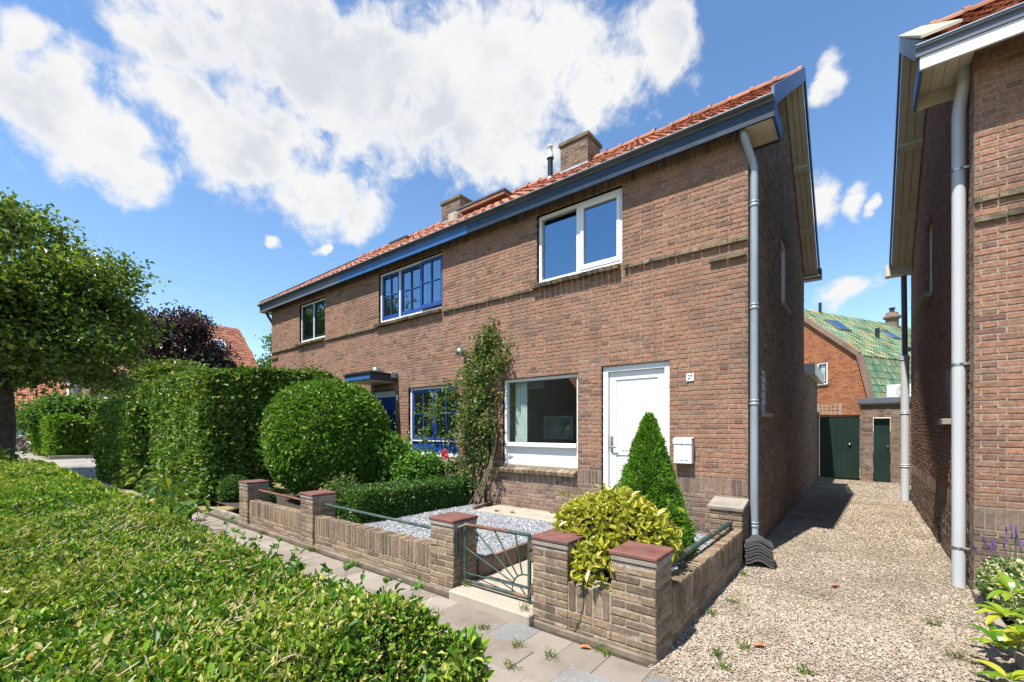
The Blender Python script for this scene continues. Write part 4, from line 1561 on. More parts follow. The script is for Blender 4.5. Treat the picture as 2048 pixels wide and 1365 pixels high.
sr = SR.backing('side_wall', 'mortar_dark', hr, -13.05, -(YF + 0.01), 0.0, 5.36, opR, thick=0.2,
                top=[(-13.05, 5.36), (-(YF + 0.01), 5.36), (-(YF + 0.01), 5.52), (-RIDGE_Y, RIDGE_Z - 0.10), (-12.75, 5.36)])
SR.courses(-13.05, -YF, 0.0, 12, 'brick_brown', opR)
SR.soldiers(-13.05, -8.75, 0.75, RV, 'brick_brown')
SR.soldiers(-8.35, -YF, 0.75, RV, 'brick_brown')
SR.soldiers(-8.75, -8.35, 0.75, RV, 'brick_brown')
SR.courses(-13.05, -YF, RV, 107, 'brick_red', opR, limit=lambda v: (lambda q: (-q[1], -q[0]))(glr(v)))
SR.P.finish('brick', sr, 300, 'brickwork', sr)
for (a, b, c, d) in ((7.35, 7.95, 1.71, 2.39), (9.30, 10.10, 3.69, 4.94)):
    g = Geo()
    for (p, q, r, s) in ((a, a + .06, c, d), (b - .06, b, c, d), (a + .06, b - .06, c, c + .06), (a + .06, b - .06, d - .06, d)):
        g.box(XR + 0.045, XR + 0.16, p, q, r, s)
    w = g.obj('window', 'white_paint', hr)
    Geo().box(XR + 0.114, XR + 0.12, a + .06, b - .06, c + .06, d - .06, 0).obj('pane', 'glass', w)
    Geo().box(XR + 0.58, XR + 0.6, a - .2, b + .2, c - .2, d + .2, 0).obj('blind_or_backing', 'room_dark', w)  # dark backing sheet in place of the unlit room inside
    Geo().box(XR - 0.09, XR + 0.10, a - .05, b + .05, c - .07, c, 0.006).obj('window_sill', 'concrete', w)
Geo().box(XR + 0.10, XR + 0.15, 8.35, 8.75, 0.03, 0.57, 0).obj('cellar_vent', 'black_paint', hr)
Geo().prism([(5.72, 5.02), (5.75, 5.02), (5.75, 5.14), (5.72, 5.14)], 0, 0.43, 7.0).obj('fascia', 'cream_pale' if 'cream_pale' in MATS else 'white_paint', hr)
Geo().prism([(5.68, 5.235), (5.68, 5.215), (5.705, 5.20), (5.705, 5.142), (5.78, 5.142), (5.78, 5.235)], 0, 0.40, 7.0).obj('gutter', 'grey_paint', hr)
Geo().prism([(5.672, 5.243), (5.672, 5.233), (5.70, 5.237), (5.70, 5.245)], 0, 0.40, 7.0).obj('gutter_lip', 'zinc', hr)
Geo().box(0.43, 0.455, 5.752, 6.45, 5.02, 5.22).obj('fascia', 'blue_paint', hr)
Geo().box(0.456, XR + 0.01, 6.425, 6.45, 5.02, 5.22).obj('fascia', 'cream_paint', hr)
for i in range(4):
    x = 0.458 + i * 0.094
    Geo().box(x, x + 0.09, 5.752, 6.423, 5.16, 5.18, 0.001).obj('soffit_board', 'cream_paint', hr)
Geo().box(XR - 0.002, 7.0, 5.752, YF - 0.004, 5.19, 5.21, 0.001).obj('soffit', 'cream_paint', hr)
roof(hr, 0.50, 7.0, 200, dz=DZ - 0.07)
verge(hr, XR, 0.46, -1, 'lead', 'grey_paint', dz=DZ - 0.07)
# lead covered capping along the verge
zf, zr = EAVE_Z + DZ - 0.07, RIDGE_Z + DZ - 0.07
Geo().prism([(EAVE_Y - 0.05, zf + 0.10), (RIDGE_Y, zr + 0.125), (RIDGE_Y, zr + 0.15), (EAVE_Y - 0.05, zf + 0.13)], 0, 0.44, 0.72).obj('verge_capping', 'concrete_pale', hr)
Geo().box(0.40, XR, 12.75, 12.98, 4.95, 5.19).obj('gutter', 'cream_paint', hr)
downpipe(hr, [(0.79, 6.20, 5.18), (0.79, 6.20, 5.02), (0.762, 6.30, 4.80), (0.762, 6.30, -0.02)], 0.053, 'grey_pvc', [], None)
for z in (4.20, 2.24, 0.39):
    g = Geo().lathe([(0.0545, z - 0.012), (0.058, z - 0.012), (0.058, z + 0.012), (0.0545, z + 0.012)], (0.762, 6.30, 0), 16)
    g.box(0.79, XR + 0.0, 6.245, 6.265, z - 0.012, z + 0.012, 0.002)
    g.obj('bracket', 'steel', hr)
downpipe(hr, [(0.715, 12.98, 5.0), (0.735, 13.0, 3.1)], 0.052, 'grey_paint', [])  # upper length coloured dark grey for the shadow falling on it
pd = downpipe(hr, [(0.735, 13.0, 3.2), (0.735, 13.0, -0.01)], 0.075, 'grey_pvc', [(0.735, 13.0, 3.14), (0.735, 13.0, 1.95), (0.735, 13.0, 0.78)])
downpipe(hr, [(0.735, 13.0, 3.30), (0.83, 13.0, 3.36)], 0.05, 'grey_pvc', [])

# ================================================================== THE FRONT GARDEN
GZ = 0.22            # level of the raised garden
gg = sheet('garden_gravel', 'white_bed', [(-5.62, 3.12), (-3.04, 3.12), (-3.04, 5.2), (-5.62, 5.9)], GZ)
sheet('garden_gravel', 'white_bed', [(-3.04, 4.6), (-2.05, 4.6), (-2.05, 5.72), (-3.04, 5.72)], GZ - 0.002)
sheet('garden_gravel', 'white_bed', [(-2.05, 3.12), (-1.19, 3.12), (-1.19, 6.03), (-2.05, 6.03)], GZ)
sheet('garden_soil', 'soil', [(-9.9, 3.12), (-5.62, 3.12), (-5.62, 6.03), (-9.9, 6.03)], GZ - 0.06)
slab = Geo().box(-5.10, -3.06, 5.42, 6.03, GZ - 0.08, GZ + 0.012, 0.008).obj('garden_path', 'concrete_pale', None, kind='structure')
Geo().box(-3.02, -2.07, 2.99, 5.7, -0.02, 0.085, 0.006).obj('entrance_path', 'concrete_pale', None, kind='structure')


def edging(name, label, p0, p1, n, w, z0, z1, mat, cat='edging'):
    """a row of kerb stones set end to end"""
    p0, p1 = np.array(p0, float), np.array(p1, float)
    t = thing(name, label, cat, ((p0[0] + p1[0]) / 2, (p0[1] + p1[1]) / 2, z0))
    L = np.linalg.norm(p1 - p0) / n
    d = unit(p1 - p0)
    R = np.array([[d[0], -d[1], 0], [d[1], d[0], 0], [0, 0, 1]])
    for i in range(n):
        c = p0 + d * L * (i + 0.5)
        Geo().box(-L / 2 + 0.003, L / 2 - 0.003, -w / 2, w / 2, z0, z1 + rng.normal(0, 0.004), 0.006, xf=(R, (c[0], c[1], 0))).obj('kerb_stone', mat, t)
    return t


edging('kerb_edging', 'brick kerb along left side of the entrance path behind the metal gate', (-3.06, 3.28), (-3.06, 5.4), 10, 0.05, 0.0, GZ + 0.05, 'brick_brown')
edging('kerb_edging', 'low brown kerb between box hedge and the concrete strip under the window', (-5.14, 5.42), (-5.30, 6.02), 3, 0.05, 0.1, GZ + 0.05, 'brick_brown')
edging('kerb_edging', 'grey stone kerb edging the flower bed along the gravel drive', (0.845, 3.3), (0.845, 6.0), 5, 0.06, -0.06, 0.07, 'concrete')

UB = {}


def garden_brick(parent, x0, x1, y0, y1, z0, z1, mat='brick_garden', name='brick'):
    k = int(rng.integers(0, 6))
    long_axis = int(np.argmax([x1 - x0, y1 - y0, z1 - z0]))
    key = ('gb', k, long_axis)
    if key not in UB:
        rs = np.random.RandomState(k * 17 + long_axis)
        dims = np.array([0.10, 0.10, 0.052])
        dims[long_axis] = 0.21
        if long_axis == 2:
            dims[:2] = (0.052, 0.10)
        V = cbox_verts(-dims / 2, dims / 2, 0.0055) / dims
        V = V + rs.uniform(-1, 1, V.shape) * (0.0028 / dims)
        UB[key] = V
    V = UB[key]
    ob = bpy.data.objects.new(name, shared_mesh(key, name, V, [CB_F4, CB_F3], mat))
    tw = rng.normal(0, 0.007)
    M = Matrix.Translation(((x0 + x1) / 2 + rng.normal(0, 0.0014), (y0 + y1) / 2 + rng.normal(0, 0.0014), (z0 + z1) / 2)) @ Matrix.Rotation(tw, 4, 'Z') @ Matrix.Diagonal((x1 - x0, y1 - y0, z1 - z0, 1))
    ob.matrix_basis = M
    return put(ob, parent)


J = 0.010


def pillar(wall, x0, y0, zt=0.645, s=0.33, cap='cap_red', ctop=0.705, courses=None, mat='brick_garden', tilt=0.0, capped=True):
    """pinwheel brick pier with a red tile cap on a concrete bed"""
    x1, y1 = x0 + s, y0 + s
    pl = Geo().box(x0 + 0.0055, x1 - 0.0055, y0 + 0.0055, y1 - 0.0055, -0.03, zt - 0.004, 0.0).obj('pier', 'mortar_garden', wall)
    n = courses or int(round(zt / C))
    for k in range(n):
        z0, z1 = k * C + J / 2, (k + 1) * C - J / 2
        a, b = 0.215, 0.105
        if k % 2 == 0:
            garden_brick(pl, x0, x0 + a, y0, y0 + b, z0, z1, mat)
            garden_brick(pl, x0 + a + J, x1, y0, y0 + a, z0, z1, mat)
            garden_brick(pl, x0 + b + J, x1, y0 + a + J, y1, z0, z1, mat)
            garden_brick(pl, x0, x0 + b, y0 + b + J, y1, z0, z1, mat)
        else:
            garden_brick(pl, x0, x0 + b, y0, y0 + a, z0, z1, mat)
            garden_brick(pl, x0 + b + J, x1, y0, y0 + b, z0, z1, mat)
            garden_brick(pl, x1 - b, x1, y0 + b + J, y1, z0, z1, mat)
            garden_brick(pl, x0, x1 - b - J, y0 + a + J, y1, z0, z1, mat)
    if capped:
        o = 0.012
        Geo().box(x0 - o + 0.006, x1 + o - 0.006, y0 - o + 0.006, y1 + o - 0.006, zt, ctop - 0.018, 0.008).obj('cap_bed', 'concrete', pl)
        Geo().box(x0 - o, x1 + o, y0 - o, y1 + o, ctop - 0.0175, ctop + 0.012, 0.006).obj('cap_tile', cap, pl)
    return pl


def low_wall(wall, x0, x1, y0, top=0.42, d=0.10, axis='x', mat='brick_garden', base_courses=3):
    """three courses with a soldier course on top; axis x: face towards -y, axis y: face towards +x at x0"""
    if axis == 'x':
        body = Geo().box(x0, x1, y0 + 0.006, y0 + d + 0.028, -0.03, top - 0.012, 0).obj('wall_core', 'mortar_garden', wall)
    else:
        body = Geo().box(y0 - d - 0.028, y0 - 0.006, x0, x1, -0.03, top - 0.012, 0).obj('wall_core', 'mortar_garden', wall)
    for k in range(base_courses):
        z0, z1 = k * C + J / 2, (k + 1) * C - J / 2
        u = x0 + (0.0 if k % 2 else -0.11)
        while u < x1 - 0.02:
            a, b = max(u + J / 2, x0 + 0.001), min(u + 0.22 - J / 2, x1 - 0.001)
            if b - a > 0.03:
                if axis == 'x':
                    garden_brick(body, a, b, y0, y0 + d, z0, z1, mat)
                else:
                    garden_brick(body, y0 - d, y0, a, b, z0, z1, mat)
            u += 0.22
    n = int(round((x1 - x0) / C))
    p = (x1 - x0) / n
    zs = base_courses * C + J / 2
    for i in range(n):
        a, b = x0 + i * p + J / 2, x0 + (i + 1) * p - J / 2
        h = top + rng.normal(0, 0.003)
        if axis == 'x':
            garden_brick(body, a, b, y0 - 0.002, y0 + d + 0.03, zs, h, mat)
        else:
            garden_brick(body, y0 - d - 0.03, y0 + 0.002, a, b, zs, h, mat)
    return body


YW = 2.93
gwl = thing('garden_wall', 'low brick garden wall left of the gate with three red capped piers', 'garden wall', (-5.6, 2.93, 0))
P1 = pillar(gwl, -8.17, YW)
P2 = pillar(gwl, -6.05, YW)
P3 = pillar(gwl, -3.375, YW)
low_wall(gwl, -7.84, -6.05, YW + 0.03)
low_wall(gwl, -5.72, -3.375, YW + 0.03)
Geo().tube([(-7.86, 3.10, 0.575), (-6.03, 3.10, 0.555)], 0.017, 10).obj('rail', 'rust', gwl, smooth=True)
plain('green_rust', (0.024, 0.060, 0.047), 0.6, 0.3, 14, 0.3, 90, dirt=((0.22, 0.10, 0.06), 0.85, 7.0))
plain('green_old', (0.026, 0.066, 0.051), 0.6, 0.3, 14, 0.3, 90, dirt=((0.16, 0.13, 0.10), 0.5, 16.0))
Geo().tube([(-5.74, 3.10, 0.565), (-3.36, 3.10, 0.545)], 0.017, 10).obj('rail', 'green_old', gwl, smooth=True)
Geo().box(-8.18, -3.03, 2.918, 3.2, -0.05, 0.035, 0.012).obj('wall_footing', 'cement', gwl)

gwr = thing('garden_wall', 'cracked brick corner wall right of the gate running back along the drive', 'garden wall', (-1.4, 2.93, 0))
P4 = pillar(gwr, -2.115, YW)
P5 = pillar(gwr, -1.42, YW)
iw = Geo().box(-1.785, -1.42, YW + 0.008, YW + 0.2, -0.03, 0.40, 0).obj('wall_core', 'mortar_garden', gwr)
for k in range(3):
    z0, z1 = k * C + J / 2, (k + 1) * C - J / 2
    xs = [-1.785, -1.67, -1.455, -1.42] if k % 2 else [-1.785, -1.565, -1.42]
    for a, b in zip(xs[:-1], xs[1:]):
        garden_brick(iw, a + J / 2, b - J / 2, YW + 0.002, YW + 0.10, z0, z1)
for i, (a, b) in enumerate(((-1.775, -1.715), (-1.705, -1.645), (-1.632, -1.572), (-1.562, -1.502), (-1.492, -1.432))):
    garden_brick(iw, a, b, YW + 0.002, YW + 0.12, 0.195, (0.41, 0.40, 0.385, 0.395, 0.405)[i])
# the crack through the panel
cr = np.array([(-1.640, 0.40), (-1.640, 0.30), (-1.650, 0.23), (-1.665, 0.19), (-1.668, 0.135), (-1.690, 0.12), (-1.700, 0.075), (-1.725, 0.03), (-1.74, 0.0)])
g = Geo()
for (a, b) in zip(cr[:-1], cr[1:]):
    g.tube([(a[0], YW - 0.0005, a[1]), (b[0], YW - 0.0005, b[1])], [0.0028, 0.0025], 5)
g.obj('crack', 'ink', gwr)
sd = low_wall(gwr, 3.262, 5.70, -1.092, axis='y', mat='brick_garden')
pe = Geo().box(-1.43, -1.112, 5.72, 6.03, 0.0, 0.60, 0).obj('pier', 'mortar_dark', gwr)
for k in range(10):
    z0, z1 = k * C + J / 2, (k + 1) * C - J / 2
    if k % 2:
        garden_brick(pe, -1.46, -1.245, 5.71, 5.81, z0, z1)
        garden_brick(pe, -1.235, -1.10, 5.71, 5.925, z0, z1)
    else:
        garden_brick(pe, -1.46, -1.355, 5.71, 5.92, z0, z1)
        garden_brick(pe, -1.345, -1.10, 5.71, 5.815, z0, z1)
        garden_brick(pe, -1.20, -1.10, 5.825, 6.03, z0, z1)
R_ = np.array([[1, 0, 0], [0, math.cos(0.2), -math.sin(0.2)], [0, math.sin(0.2), math.cos(0.2)]])
Geo().box(-0.20, 0.20, -0.02, 0.34, -0.05, 0.0, 0.008, xf=(R_, (-1.285, 5.70, 0.665))).obj('cap_tile', 'concrete', pe)
rr = Geo().tube([(-1.23, 3.24, 0.50), (-1.20, 5.60, 0.50)], 0.026, 12).obj('rail', 'green_rust', gwr, smooth=True)
Geo().tube([(-1.20, 5.60, 0.52), (-1.20, 5.60, 0.36)], 0.018, 8).obj('rail_post', 'zinc_dark', gwr, smooth=True)
Geo().box(-2.12, -1.085, 2.918, 3.2, -0.05, 0.035, 0.012).obj('wall_footing', 'cement', gwr)

# threshold and gate
th = Geo().box(-3.03, -2.10, 2.85, 2.985, -0.03, 0.085, 0.012).obj('door_sill', 'concrete_pale')
th.name = 'gate_threshold'
th['label'] = 'pale concrete threshold under the green metal garden gate'
th['category'] = 'threshold'

gate = thing('garden_gate', 'rusty green metal garden gate with sunburst bars', 'gate', (-2.62, 3.05, 0.1))
YGt = 3.05
g = Geo()
g.tube([(-3.00, YGt, 0.665), (-2.46, YGt, 0.675)], 0.017, 10)
g.obj('top_rail', 'rust', gate, smooth=True)
Geo().tube([(-2.46, YGt, 0.675), (-2.235, YGt, 0.68)], 0.0175, 10).obj('top_rail', 'green_old', gate, smooth=True)
Geo().tube([(-3.00, YGt, 0.125), (-2.235, YGt, 0.14)], 0.017, 10).obj('bottom_rail', 'green_rust', gate, smooth=True)
for x in (-3.005, -2.235):
    Geo().box(x - 0.015, x + 0.015, YGt - 0.012, YGt + 0.012, 0.10, 0.69, 0.004).obj('stile', 'green_old', gate)
cx, cz, cr_ = -2.268, 0.175, 0.155
arc = [(cx + cr_ * math.cos(t), YGt, cz + cr_ * math.sin(t)) for t in np.linspace(math.radians(80), math.radians(192), 12)]
Geo().tube(arc, 0.0075, 7).obj('sun_arc', 'green_old', gate, smooth=True)
for (a, b) in (((-2.99, 0.20), (-2.25, 0.215)), ((-2.99, 0.44), (cx - .150, 0.235)), ((-2.91, 0.66), (cx - .132, 0.265)),
               ((-2.635, 0.665), (cx - .095, 0.30)), ((-2.39, 0.67), (cx - .045, 0.325))):
    Geo().tube([(a[0], YGt, a[1]), (b[0], YGt, b[1])], 0.0075, 7).obj('sun_ray', 'green_old', gate, smooth=True)
for z in (0.60, 0.50, 0.22):
    g = Geo().box(-2.215, -2.175, YGt - 0.02, YGt + 0.012, z - 0.035, z + 0.035, 0.004)
    g.tube([(-2.195, YGt - 0.005, z - 0.05), (-2.195, YGt - 0.005, z + 0.05)], 0.011, 8)
    g.obj('hinge', 'rust', gate)
Geo().box(-2.160, -2.122, YGt - 0.01, YGt + 0.01, 0.12, 0.70, 0.003).obj('hinge_post', 'green_rust', gate)
Geo().box(-3.036, -3.030, 2.96, 3.00, 0.38, 0.61, 0.002).obj('latch_plate', 'green_old', gate)
g = Geo()
arc = [(-2.94 + 0.055 * math.sin(t), 3.10, 0.545 - 0.07 * math.cos(t)) for t in np.linspace(0.3, math.pi - 0.3, 8)]
g.tube(arc, 0.009, 7)
g.obj('latch_handle', 'green_old', gate, smooth=True)
g = Geo().tube([(-3.06, 2.95, 0.635), (-2.97, 3.03, 0.675), (-2.93, 3.06, 0.67)], 0.006, 6)
g.obj('tie_wire', 'concrete_pale', gate)

# mailbox
mb = thing('mailbox', 'white metal mailbox on the brick wall right of the door', 'mailbox', (-1.855, 5.98, 1.13))
Geo().box(-1.97, -1.74, YF - 0.105, YF - 0.004, 1.13, 1.455, 0.008).obj('body', 'white_upvc', mb)
Geo().prism([(YF - 0.118, 1.395), (YF - 0.118, 1.462), (YF - 0.004, 1.475), (YF - 0.004, 1.457), (YF - 0.106, 1.457), (YF - 0.106, 1.395)], 0, -1.975, -1.735).obj('flap', 'white_upvc', mb)
Geo().lathe([(0.0, YF - 0.110), (0.009, YF - 0.110), (0.009, YF - 0.1045)], (-1.865, 0, 1.375), 10, axis=1).obj('lock', 'steel', mb)
for x in (-1.925, -1.865, -1.805):
    Geo().box(x - 0.02, x + 0.02, YF - 0.107, YF - 0.1052, 1.172, 1.179, 0).obj('slot', 'ink', mb)


def text_on(parent, txt, x, y, z, size, mat, name='digits'):
    cu = bpy.data.curves.new(name, 'FONT')
    cu.body = txt
    cu.size = size
    cu.align_x = 'CENTER'
    cu.align_y = 'CENTER'
    cu.extrude = 0.0008
    cu.offset = 0.0016
    cu.materials.append(MATS[mat])
    o = bpy.data.objects.new(name, cu)
    o.location = (x, y, z)
    o.rotation_euler = (math.radians(90), 0, 0)
    o.scale = (0.85, 1.1, 1)
    COL.objects.link(o)
    bpy.context.view_layer.update()
    me = bpy.data.meshes.new_from_object(o.evaluated_get(bpy.context.evaluated_depsgraph_get()))
    mw = o.matrix_world.copy()
    bpy.data.objects.remove(o)
    me.transform(mw)
    return put(bpy.data.objects.new(name, me), parent)


def number_sign(label, txt, x, z, w=0.095, h=0.105):
    s = thing('house_number_sign', label, 'number sign', (x, YF, z))
    g = Geo().box(x - w / 2, x + w / 2, YF - 0.016, YF - 0.005, z - h / 2, z + h / 2, 0.006)
    g.obj('plate', 'white_upvc', s)
    if txt:
        text_on(s, txt, x, YF - 0.0175, z, 0.075, 'ink')
    return s


number_sign('small white house number plate reading 27 right of the door', '27', -1.785, 2.27)
number_sign('small white number plate beside the dark blue door', '', -8.04, 2.28, 0.07, 0.12)

# wall lamps
for (x, z, y, lab) in ((-5.93, 3.04, YF, 'round metal wall lamp beside the climbing rose'), (-8.62, 2.91, YF, 'round metal wall lamp above the blue door canopy')):
    l = thing('wall_lamp', lab, 'lamp', (x, y, z), 'round metal wall lamps')
    Geo().box(x - 0.04, x + 0.04, y - 0.03, y - 0.004, z - 0.05, z + 0.05, 0.006).obj('back_plate', 'steel', l)
    Geo().lathe([(0.0, -0.235), (0.055, -0.22), (0.08, -0.17), (0.082, -0.10), (0.07, -0.06), (0.03, -0.03)], (x, y, z), 16, axis=1).obj('lamp_head', 'steel', l, smooth=True)
    Geo().lathe([(0.0, -0.05), (0.06, -0.05), (0.065, 0.0), (0.06, 0.004), (0, 0.004)], (x, y - 0.14, z - 0.05), 14).obj('lens', 'glass', l, smooth=True)

# the stack of spare roof tiles under the downpipe, each one
for i in range(7):
    names = ['lowest', 'second from the ground', 'third from the ground', 'middle', 'third from the top', 'second from the top', 'topmost']
    t = thing('loose_roof_tile', 'dark roof tile under the downpipe, %s of its stack' % names[i], 'roof tile', (-0.96, 5.85, 0.005 + i * 0.038), 'spare roof tiles stacked under the downpipe')
    xs = np.linspace(-0.165, 0.165, 15)
    z = 0.035 * np.cos(xs * 2 * math.pi / 0.33) * 0.9 - 0.012 * (xs / 0.165)
    V, f = [], []
    for (yy, dz) in ((-0.14, 0), (0.14, 0)):
        for (x, q) in zip(xs, z):
            V.append((x, yy, q + 0.03))
        for (x, q) in zip(xs, z):
            V.append((x, yy, q))
    n = 15
    for k in range(n - 1):
        f += [(k, k + 1, 2 * n + k + 1, 2 * n + k), (n + k + 1, n + k, 3 * n + k, 3 * n + k + 1), (n + k, n + k + 1, k + 1, k), (2 * n + k, 2 * n + k + 1, 3 * n + k + 1, 3 * n + k)]
    f += [(0, 2 * n, 3 * n, n), (2 * n - 1, 4 * n - 1, 3 * n - 1, n - 1)]
    a = math.radians(14 + rng.normal(0, 1.2))
    V = np.array(V) * np.array([0.86, 1, 0.9]) @ rotz(a).T + np.array([-0.955 + rng.normal(0, 0.004), 5.83 + rng.normal(0, 0.004), 0.045 + i * 0.037])
    Geo().add(V, f).obj('tile_body', 'roof_tile_grey', t)

# ================================================================== BEHIND: yard gate, shed, green-roofed house
yg = thing('yard_gate', 'dark green wooden yard gate closing the end of the gravel drive', 'gate', (-0.57, 17.3, 0))
Geo().box(-1.08, -0.07, 17.30, 17.34, 0.04, 1.98, 0.006).obj('gate_leaf', 'green_door', yg)
for k in range(7):
    x = -1.06 + k * 0.14
    Geo().box(x, x + 0.1385, 17.286, 17.299, 0.06, 1.95, 0.003).obj('board', 'green_door', yg)
Geo().box(-1.09, -0.05, 17.26, 17.36, 1.985, 2.03, 0.004).obj('top_rail', 'black_paint', yg)
Geo().lathe([(0.0, 17.22), (0.035, 17.235), (0.035, 17.262), (0.015, 17.266), (0.015, 17.285)], (-0.31, 0, 1.11), 12, axis=1).obj('gate_knob', 'steel', yg, smooth=True)

sh = thing('garden_shed', 'small brick shed with a dark green door and flat dark roof edge', 'shed', (0.6, 17.0, 0))
WS = Wall((0, 17.0, 0), (1, 0, 0))
ops = [(0.25, 0.65, 0.0, 1.92)]
swl = WS.backing('wall', 'mortar_dark', sh, -0.05, 3.0, 0.0, 2.31, ops)
WS.courses(-0.05, 1.6, 0.0, 37, 'brick_brown', ops)
WS.P.finish('brick', swl, 0, 'brickwork', swl)
Geo().box(-0.05, 0.15, 17.21, 20.0, 0, 2.31, 0).obj('side_wall', 'brick_brown', sh)
Geo().box(-0.10, 3.05, 16.90, 20.0, 2.345, 2.50, 0.004).obj('roof_edge', 'grey_paint', sh)
Geo().box(-0.06, 3.0, 16.96, 20.0, 2.31, 2.344, 0.004).obj('roof_trim', 'cream_paint', sh)
Geo().box(0.26, 0.64, 17.10, 17.14, 0.03, 1.90, 0.004).obj('door', 'green_door', sh)
g = Geo().box(0.245, 0.655, 16.985, 17.02, 1.90, 1.925, 0.002)
g.obj('door_lintel', 'white_paint', sh)
g = Geo().box(0.56, 0.62, 17.06, 17.075, 1.06, 1.08, 0.003).box(0.605, 0.62, 17.06, 17.10, 1.06, 1.08, 0.003)
g.obj('door_handle', 'steel', sh)

ac = thing('air_conditioner', 'white air conditioner unit on the flat shed roof', 'air conditioner', (0.95, 17.7, 2.5))
Geo().box(0.58, 1.30, 17.6, 17.9, 2.54, 2.92, 0.01).obj('body', 'white_upvc', ac)
for x in (0.66, 1.2):
    Geo().box(x - 0.03, x + 0.03, 17.6, 17.9, 2.502, 2.538, 0.002).obj('foot', 'black_paint', ac)
Geo().lathe([(0.0, -0.006), (0.14, -0.006), (0.155, -0.012), (0.165, -0.002)], (0.95, 17.598, 2.73), 20, axis=1).obj('fan_grille', 'grey_pvc', ac, smooth=True)
for k in range(6):
    Geo().box(0.575, 0.579, 17.64, 17.86, 2.60 + k * 0.05, 2.625 + k * 0.05, 0).obj('louvre', 'grey_paint', ac)

tr = thing('trellis', 'grey wooden lattice trellis above the dark green yard gate', 'trellis', (-0.9, 19.0, 2.0))
for k in range(6):
    x = -1.22 + k * 0.12
    Geo().box(x - 0.01, x + 0.01, 19.0, 19.012, 1.6, 2.46, 0.001).obj('slat', 'concrete_pale', tr)
for k in range(7):
    z = 1.66 + k * 0.125
    Geo().box(-1.24, -0.6, 19.013, 19.025, z - 0.01, z + 0.01, 0.001).obj('slat', 'concrete_pale', tr)
Geo().box(-1.26, -1.225, 18.98, 19.02, 0, 2.48).obj('post', 'concrete_pale', tr)
Geo().box(-0.60, -0.565, 18.98, 19.02, 0, 2.48).obj('post', 'concrete_pale', tr)

# gambrel house with green tiles, turned a little to the street
gh = thing('green_roofed_house', 'orange brick gambrel house with green glazed roof tiles behind the shed', 'house', (-2.0, 25.0, 0))
K = np.array([-0.11, 24.0, 4.72])
RD = unit((0.454, 0.891, 0))       # along the ridge, away
GD = unit((0.891, -0.454, 0))      # along the gable towards the eave
WG = Wall(K - ZV * 4.72, GD)


def glim(v):
    if v < 4.72:
        return (-9, 0.42 * (4.72 - v) / 1.9)
    d = (v - 4.72) / 0.90
    return (-6.6 + d, -d)


gw = WG.backing('gable_wall', 'mortar', gh, -6.6, 0.0, 0.0, 4.72, [(-1.72, -1.27, 3.62, 4.62)], thick=0.25, back=0.01,
                top=[(-6.6, 4.72), (0, 4.72), (-3.3, 7.66)])
WG.backing('gable_wall', 'mortar', gh, 0.0, 0.01, 2.6, 4.6, (), thick=0.2, back=0.02, top=[(0, 4.72), (0, 2.4), (0.50, 2.4)])
WG.courses(-4.2, 0.6, 2.0, 88, 'brick_bright', [(-1.72, -1.27, 3.62, 4.62)], limit=glim)
WG.P.finish('brick', gw, 0, 'brickwork', gw)


def gp(u, w, z):
    """point: u along the gable, w along the ridge"""
    return np.array([K[0], K[1], 0]) + GD * u + RD * w + ZV * z


def quadpart(g, pts, n=(0, 0, 0)):
    g.add(np.array(pts), [(0, 1, 2, 3)])


PG = Pieces()
up_len = 3.3 / math.cos(math.atan(0.9))
tile_roof(PG, 0, 12.0, gp(0, -0.12, 4.74), math.degrees(math.atan(0.9)), up_len, 'roof_tile_green', U=RD, cw=0.235, cl=0.31)
tile_roof(PG, 0, 12.0, gp(0.48, -0.12, 2.55), 77.0, 2.22, 'roof_tile_green', U=RD, cw=0.235, cl=0.31)
g = Geo()
quadpart(g, [gp(0, -.1, 4.70), gp(0, 12, 4.70), gp(-3.3, 12, 7.66), gp(-3.3, -.1, 7.66)])
quadpart(g, [gp(.5, -.1, 2.4), gp(.5, 12, 2.4), gp(0, 12, 4.70), gp(0, -.1, 4.70)])
quadpart(g, [gp(-3.3, -.1, 7.66), gp(-3.3, 12, 7.66), gp(-6.6, 12, 4.7), gp(-6.6, -.1, 4.7)])
rg = g.obj('roof', 'roof_tile_green', gh)
PG.finish('roof_tile', rg, 200, 'tiling', rg, hide=lambda O: O[:, 2] > 4.7)
# brick rim of the gable
for (a, b) in (((-3.3, 7.66), (0, 4.72)), ((0, 4.72), (0.52, 2.45))):
    g = Geo()
    p0, p1 = gp(a[0], -0.13, a[1] + 0.03), gp(b[0], -0.13, b[1] + 0.03)
    d = unit(p1 - p0)
    nrm = np.cross(d, RD)
    q = []
    for w_ in (0.0, 0.16):
        for s in (0.0, -0.17):
            q.append((w_, s))
    V = []
    for p in (p0, p1):
        for (w_, s) in ((0, 0.05), (0.16, 0.05), (0.16, -0.14), (0, -0.14)):
            V.append(p + RD * w_ - nrm * s)
    g.add(np.array(V), [(0, 1, 5, 4), (1, 2, 6, 5), (2, 3, 7, 6), (3, 0, 4, 7), (0, 3, 2, 1), (4, 5, 6, 7)])
    g.obj('gable_rim', 'brick_brown', gh)
